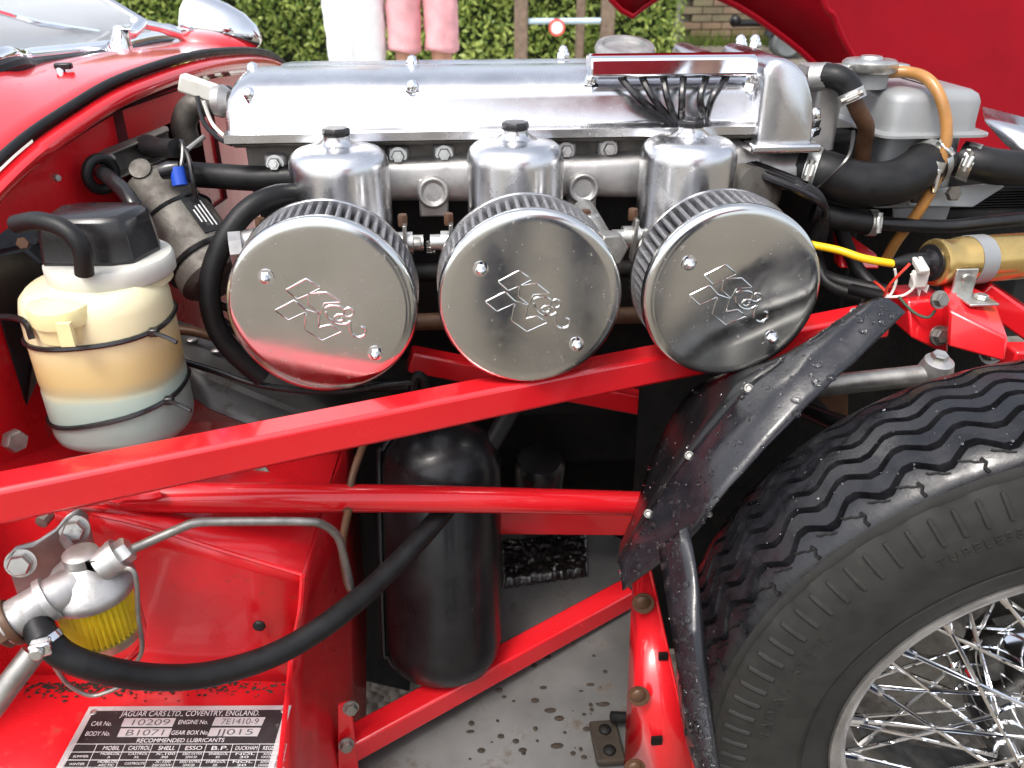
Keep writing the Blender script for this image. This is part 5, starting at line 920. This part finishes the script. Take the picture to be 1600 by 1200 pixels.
# suspension
t = thing('upper_wishbone', 'grey tubular suspension arm between the mud flap and the tyre', 'suspension arm', P(1300, 620, Y=.74))
m = MB(); m.tube([P(1215, 612, Y=.76), P(1330, 598, Y=.75), P(1445, 586, Y=.745)], .0115, 18); m.build('arm', M['steel'], t)
b = P(1462, 578, Y=.745); m = MB(); m.lathe([(.016, -.012), (.018, 0), (.015, .012), (.010, .014)], b, (0, -.2, 1), 20); m.build('ball_joint', M['cast'], t); m = MB(); m.hexa(b+V(0, 0, .013), (0, -.2, 1), .009, .007); m.build('nut', M['zinc'], t)
m = MB(); m.tube([P(1225, 625, Y=.80), P(1330, 672, Y=.72)], .010, 14); m.build('brace', M['black'], t)
m = MB(); m.prism([P(1270, 612, Y=.86), P(1325, 612, Y=.86), P(1325, 650, Y=.86), P(1295, 640, Y=.86)], (0, .01, 0)); tag(m.build('rusty_plate', M['brown']), 'rust-brown plate showing below the grey suspension arm', 'plate')
# ============================================================ WHEEL
WC = V(.545, .468, .356); st_ = R_(-8); wn = V(math.sin(st_), -math.cos(st_), 0); we = V(math.cos(st_), math.sin(st_), 0); wu = V(0, 0, 1)
def WP(r, th, w_): return WC+wn*w_+(we*math.cos(th)+wu*math.sin(th))*r
wh = thing('wheel_and_tyre', 'front wire wheel with black tubeless tyre at the lower right', 'wheel', V(WC.x, WC.y+.07, GZ))
NT = 504; PER = 42
def wave(th):
    x = (th*PER/(2*math.pi)) % 1; tri = 4*abs(x-.5)-1; return max(-.62, min(.62, tri))/.62
def crown(w_):                                         # w from 0 (outer shoulder) to -.15 (inner)
    f = (w_+.075)/.075; return .337-.018*abs(f)**2.6
m = MB(); rings = []
prof_out = [(.2035, -.004), (.209, .004), (.222, .0115), (.236, .0165), (.2365, .0150), (.239, .0150), (.240, .0172), (.262, .0190), (.283, .0160), (.298, .0120), (.309, .006)]
gro = [-.0235, -.0445, -.0655, -.0865, -.1075, -.1285]
for i in range(NT):
    th = 2*math.pi*i/NT; ring = [WP(r, th, w_) for r, w_ in prof_out]
    ser = .0022*(1 if (i % 12) < 6 else -1)
    ring += [WP(.3135, th, .0035+ser*.3), WP(.3095, th, -.0005), WP(.3175, th, -.0035)]
    cols = [(-.008, 0)]
    for g_ in gro:
        ww = g_+.0058*wave(th); cols += [(ww+.0036, 0), (ww+.0025, .008), (ww-.0025, .008), (ww-.0036, 0)]
    cols.append((-.143, 0))
    ring += [WP(crown(w_)-dp_, th, w_) for w_, dp_ in cols]
    ring += [WP(.315, th, -.152), WP(.29, th, -.164), (WP(.25, th, -.168)), WP(.205, th, -.152)]
    rings.append(ring)
m.loft(rings, closed=True, caps=False, openring=True); ty = m.build('tyre', M['tyre'], wh, ang=35)
ty.data.materials.append(M['tread']); nr = len(rings[0]); n0, n1 = len(prof_out)+2, len(prof_out)+3+26
for p in ty.data.polygons:
    ks = [v % nr for v in p.vertices]
    if min(ks) >= n0 and max(ks) <= n1: p.material_index = 1
# shoulder sipes and notches (small dark cuts as thin recessed slots), sidewall ribs
m = MB(); NR = 104
for k in range(NR):
    th = 2*math.pi*(k+.3)/NR
    if math.cos(th) > .75 and math.sin(th) < -.3: continue
    a_, b_ = WP(.2865, th, .0148), WP(.3075, th, .0062); m.tube([a_.lerp(b_, f)+wn*.0006*math.sin(f*3.14) for f in (-.06, 0, .25, .5, .75, 1, 1.05)], [.0006, .0024, .0029, .0029, .0029, .0024, .0006], 8)
m.build('sidewall_ribs', M['tyre'], ty)
m = MB()
for k in range(PER*2):
    th0 = 2*math.pi*k/(PER*2); zz = [WP(crown(-.012-.002*j)+.0001, th0+.012*j+(.006 if j % 2 else 0), -.0115-.0018*j) for j in range(5)]
    m.tube(zz, .0011, 4)
    if k % 2: m.tube([WP(crown(-.0035)+.0003, th0, -.0030), WP(crown(-.008), th0+.004, -.007), WP(crown(-.0115), th0-.004, -.0105), WP(crown(-.016), th0+.002, -.0145)], .0016, 5)
m.build('shoulder_sipes', M['oily'], ty)
def arctext(s, r, th0, hgt, name):
    acc = bmesh.new(); th = th0
    for ch in s:
        if ch == ' ': th -= hgt*.7/r; continue
        me, wid = text(ch, 0, 0, 0, None, None); wid *= hgt/.72; th -= wid*.5/r+.0; sc_ = hgt/.72
        for v in me.vertices:
            rr = r+v.co.y*sc_; tt = th-(v.co.x)*sc_/r; f = (rr-.24)/(.283-.24); lift = .0192-.0024*max(0, f)**2+.0
            v.co = WP(rr, tt, lift+.0006)-ORG[wh.name]
        acc.from_mesh(me); th -= wid*.5/r+hgt*.38/r
    ex_ = bmesh.ops.extrude_face_region(acc, geom=acc.faces[:]); bmesh.ops.translate(acc, verts=[e for e in ex_['geom'] if isinstance(e, bmesh.types.BMVert)], vec=-wn*.003); bmesh.ops.recalc_face_normals(acc, faces=acc.faces)
    me2 = bpy.data.meshes.new(name); acc.to_mesh(me2); acc.free(); me2.materials.append(M['tyre']); o = bpy.data.objects.new(name, me2); COL.objects.link(o); o.parent = ty
arctext('RADIAL  STEEL', .274, R_(178), .0105, 'raised_lettering'); arctext('TUBELESS', .274, R_(128), .0085, 'raised_lettering')
surf = [[WP(crown(w_)+.0002, R_(a), w_) for w_ in (-.012, -.03, -.05, -.075, -.1, -.125)] for a in range(60, 175, 4)]
drops(surf, 150, ty, .0004, .0012)
# rim, spokes, hub
m = MB(); m.lathe([(.188, -.012), (.1905, -.004), (.196, .002), (.203, .0065), (.207, .006), (.208, .001), (.204, -.004), (.199, -.008)], WC, wn, 120, caps=False); rm = m.build('rim', M['cast'], wh, ang=60)
m = MB(); m.lathe([(.1905, -.006), (.187, -.02), (.186, -.045), (.172, -.055), (.170, -.085), (.184, -.095), (.186, -.14), (.199, -.148)], WC, wn, 96, caps=False); m.build('rim_well', M['steel'], rm, ang=60)
def spoke(th, r0, w0, dth, r1, w1):
    a_, b_ = WP(r0, th, w0), WP(r1, th+dth, w1); d = (b_-a_).normalized(); q = MB(); q.tube([a_, b_], .0021, 8); s_ = q.build('spoke', M['chrome'], wh)
    q = MB(); q.tube([a_-d*.004, a_+d*.006, a_+d*.016], [.0042, .0042, .0034], 8); q.build('nipple', M['chrome'], s_)
for k in range(24):
    th = 2*math.pi*k/24
    if not (math.sin(th) > -.55 and math.cos(th) < .85): continue
    spoke(th, .186, -.016, R_(48) if k % 2 else -R_(48), .048, .028)
    spoke(th+R_(7), .185, -.034, -R_(40) if k % 2 else R_(40), .055, -.015)
    spoke(th+R_(3.5), .171, -.065, R_(55) if k % 2 else -R_(55), .056, -.085)
m = MB(); m.lathe([(.062, -.10), (.060, -.02), (.050, .01), (.052, .030), (.046, .038), (.030, .040)], WC, wn, 48); m.build('hub', M['chrome'], wh)
m = MB(); m.lathe([(.030, .038), (.034, .05), (.022, .064), (.001, .068)], WC, wn, 32)
for a in (R_(20), R_(200)): m.tube([WP(.02, a, .055), WP(.05, a, .062), WP(.085, a, .058)], [.016, .015, .009], 10, flat=.5)
m.build('spinner', M['chrome'], wh)
bd_ = thing('brake_disc', 'dull brake disc and caliper behind the wire spokes', 'brake', WC-wn*.12)
m = MB(); m.lathe([(.05, -.125), (.138, -.125), (.138, -.135), (.05, -.135)], WC, wn, 64); m.build('disc', M['steel'], bd_)
cc = WP(.112, R_(150), -.118); er = (we*math.cos(R_(150))+wu*math.sin(R_(150))); m = MB(); m.box(cc, (.075, .095, .06), (er, wn.cross(er), wn)); m.lathe([(.030, 0), (.030, .014), (.024, .018)], cc+wn*.03, wn, 24); m.build('caliper', M['castdark'], bd_, bevel=.008)
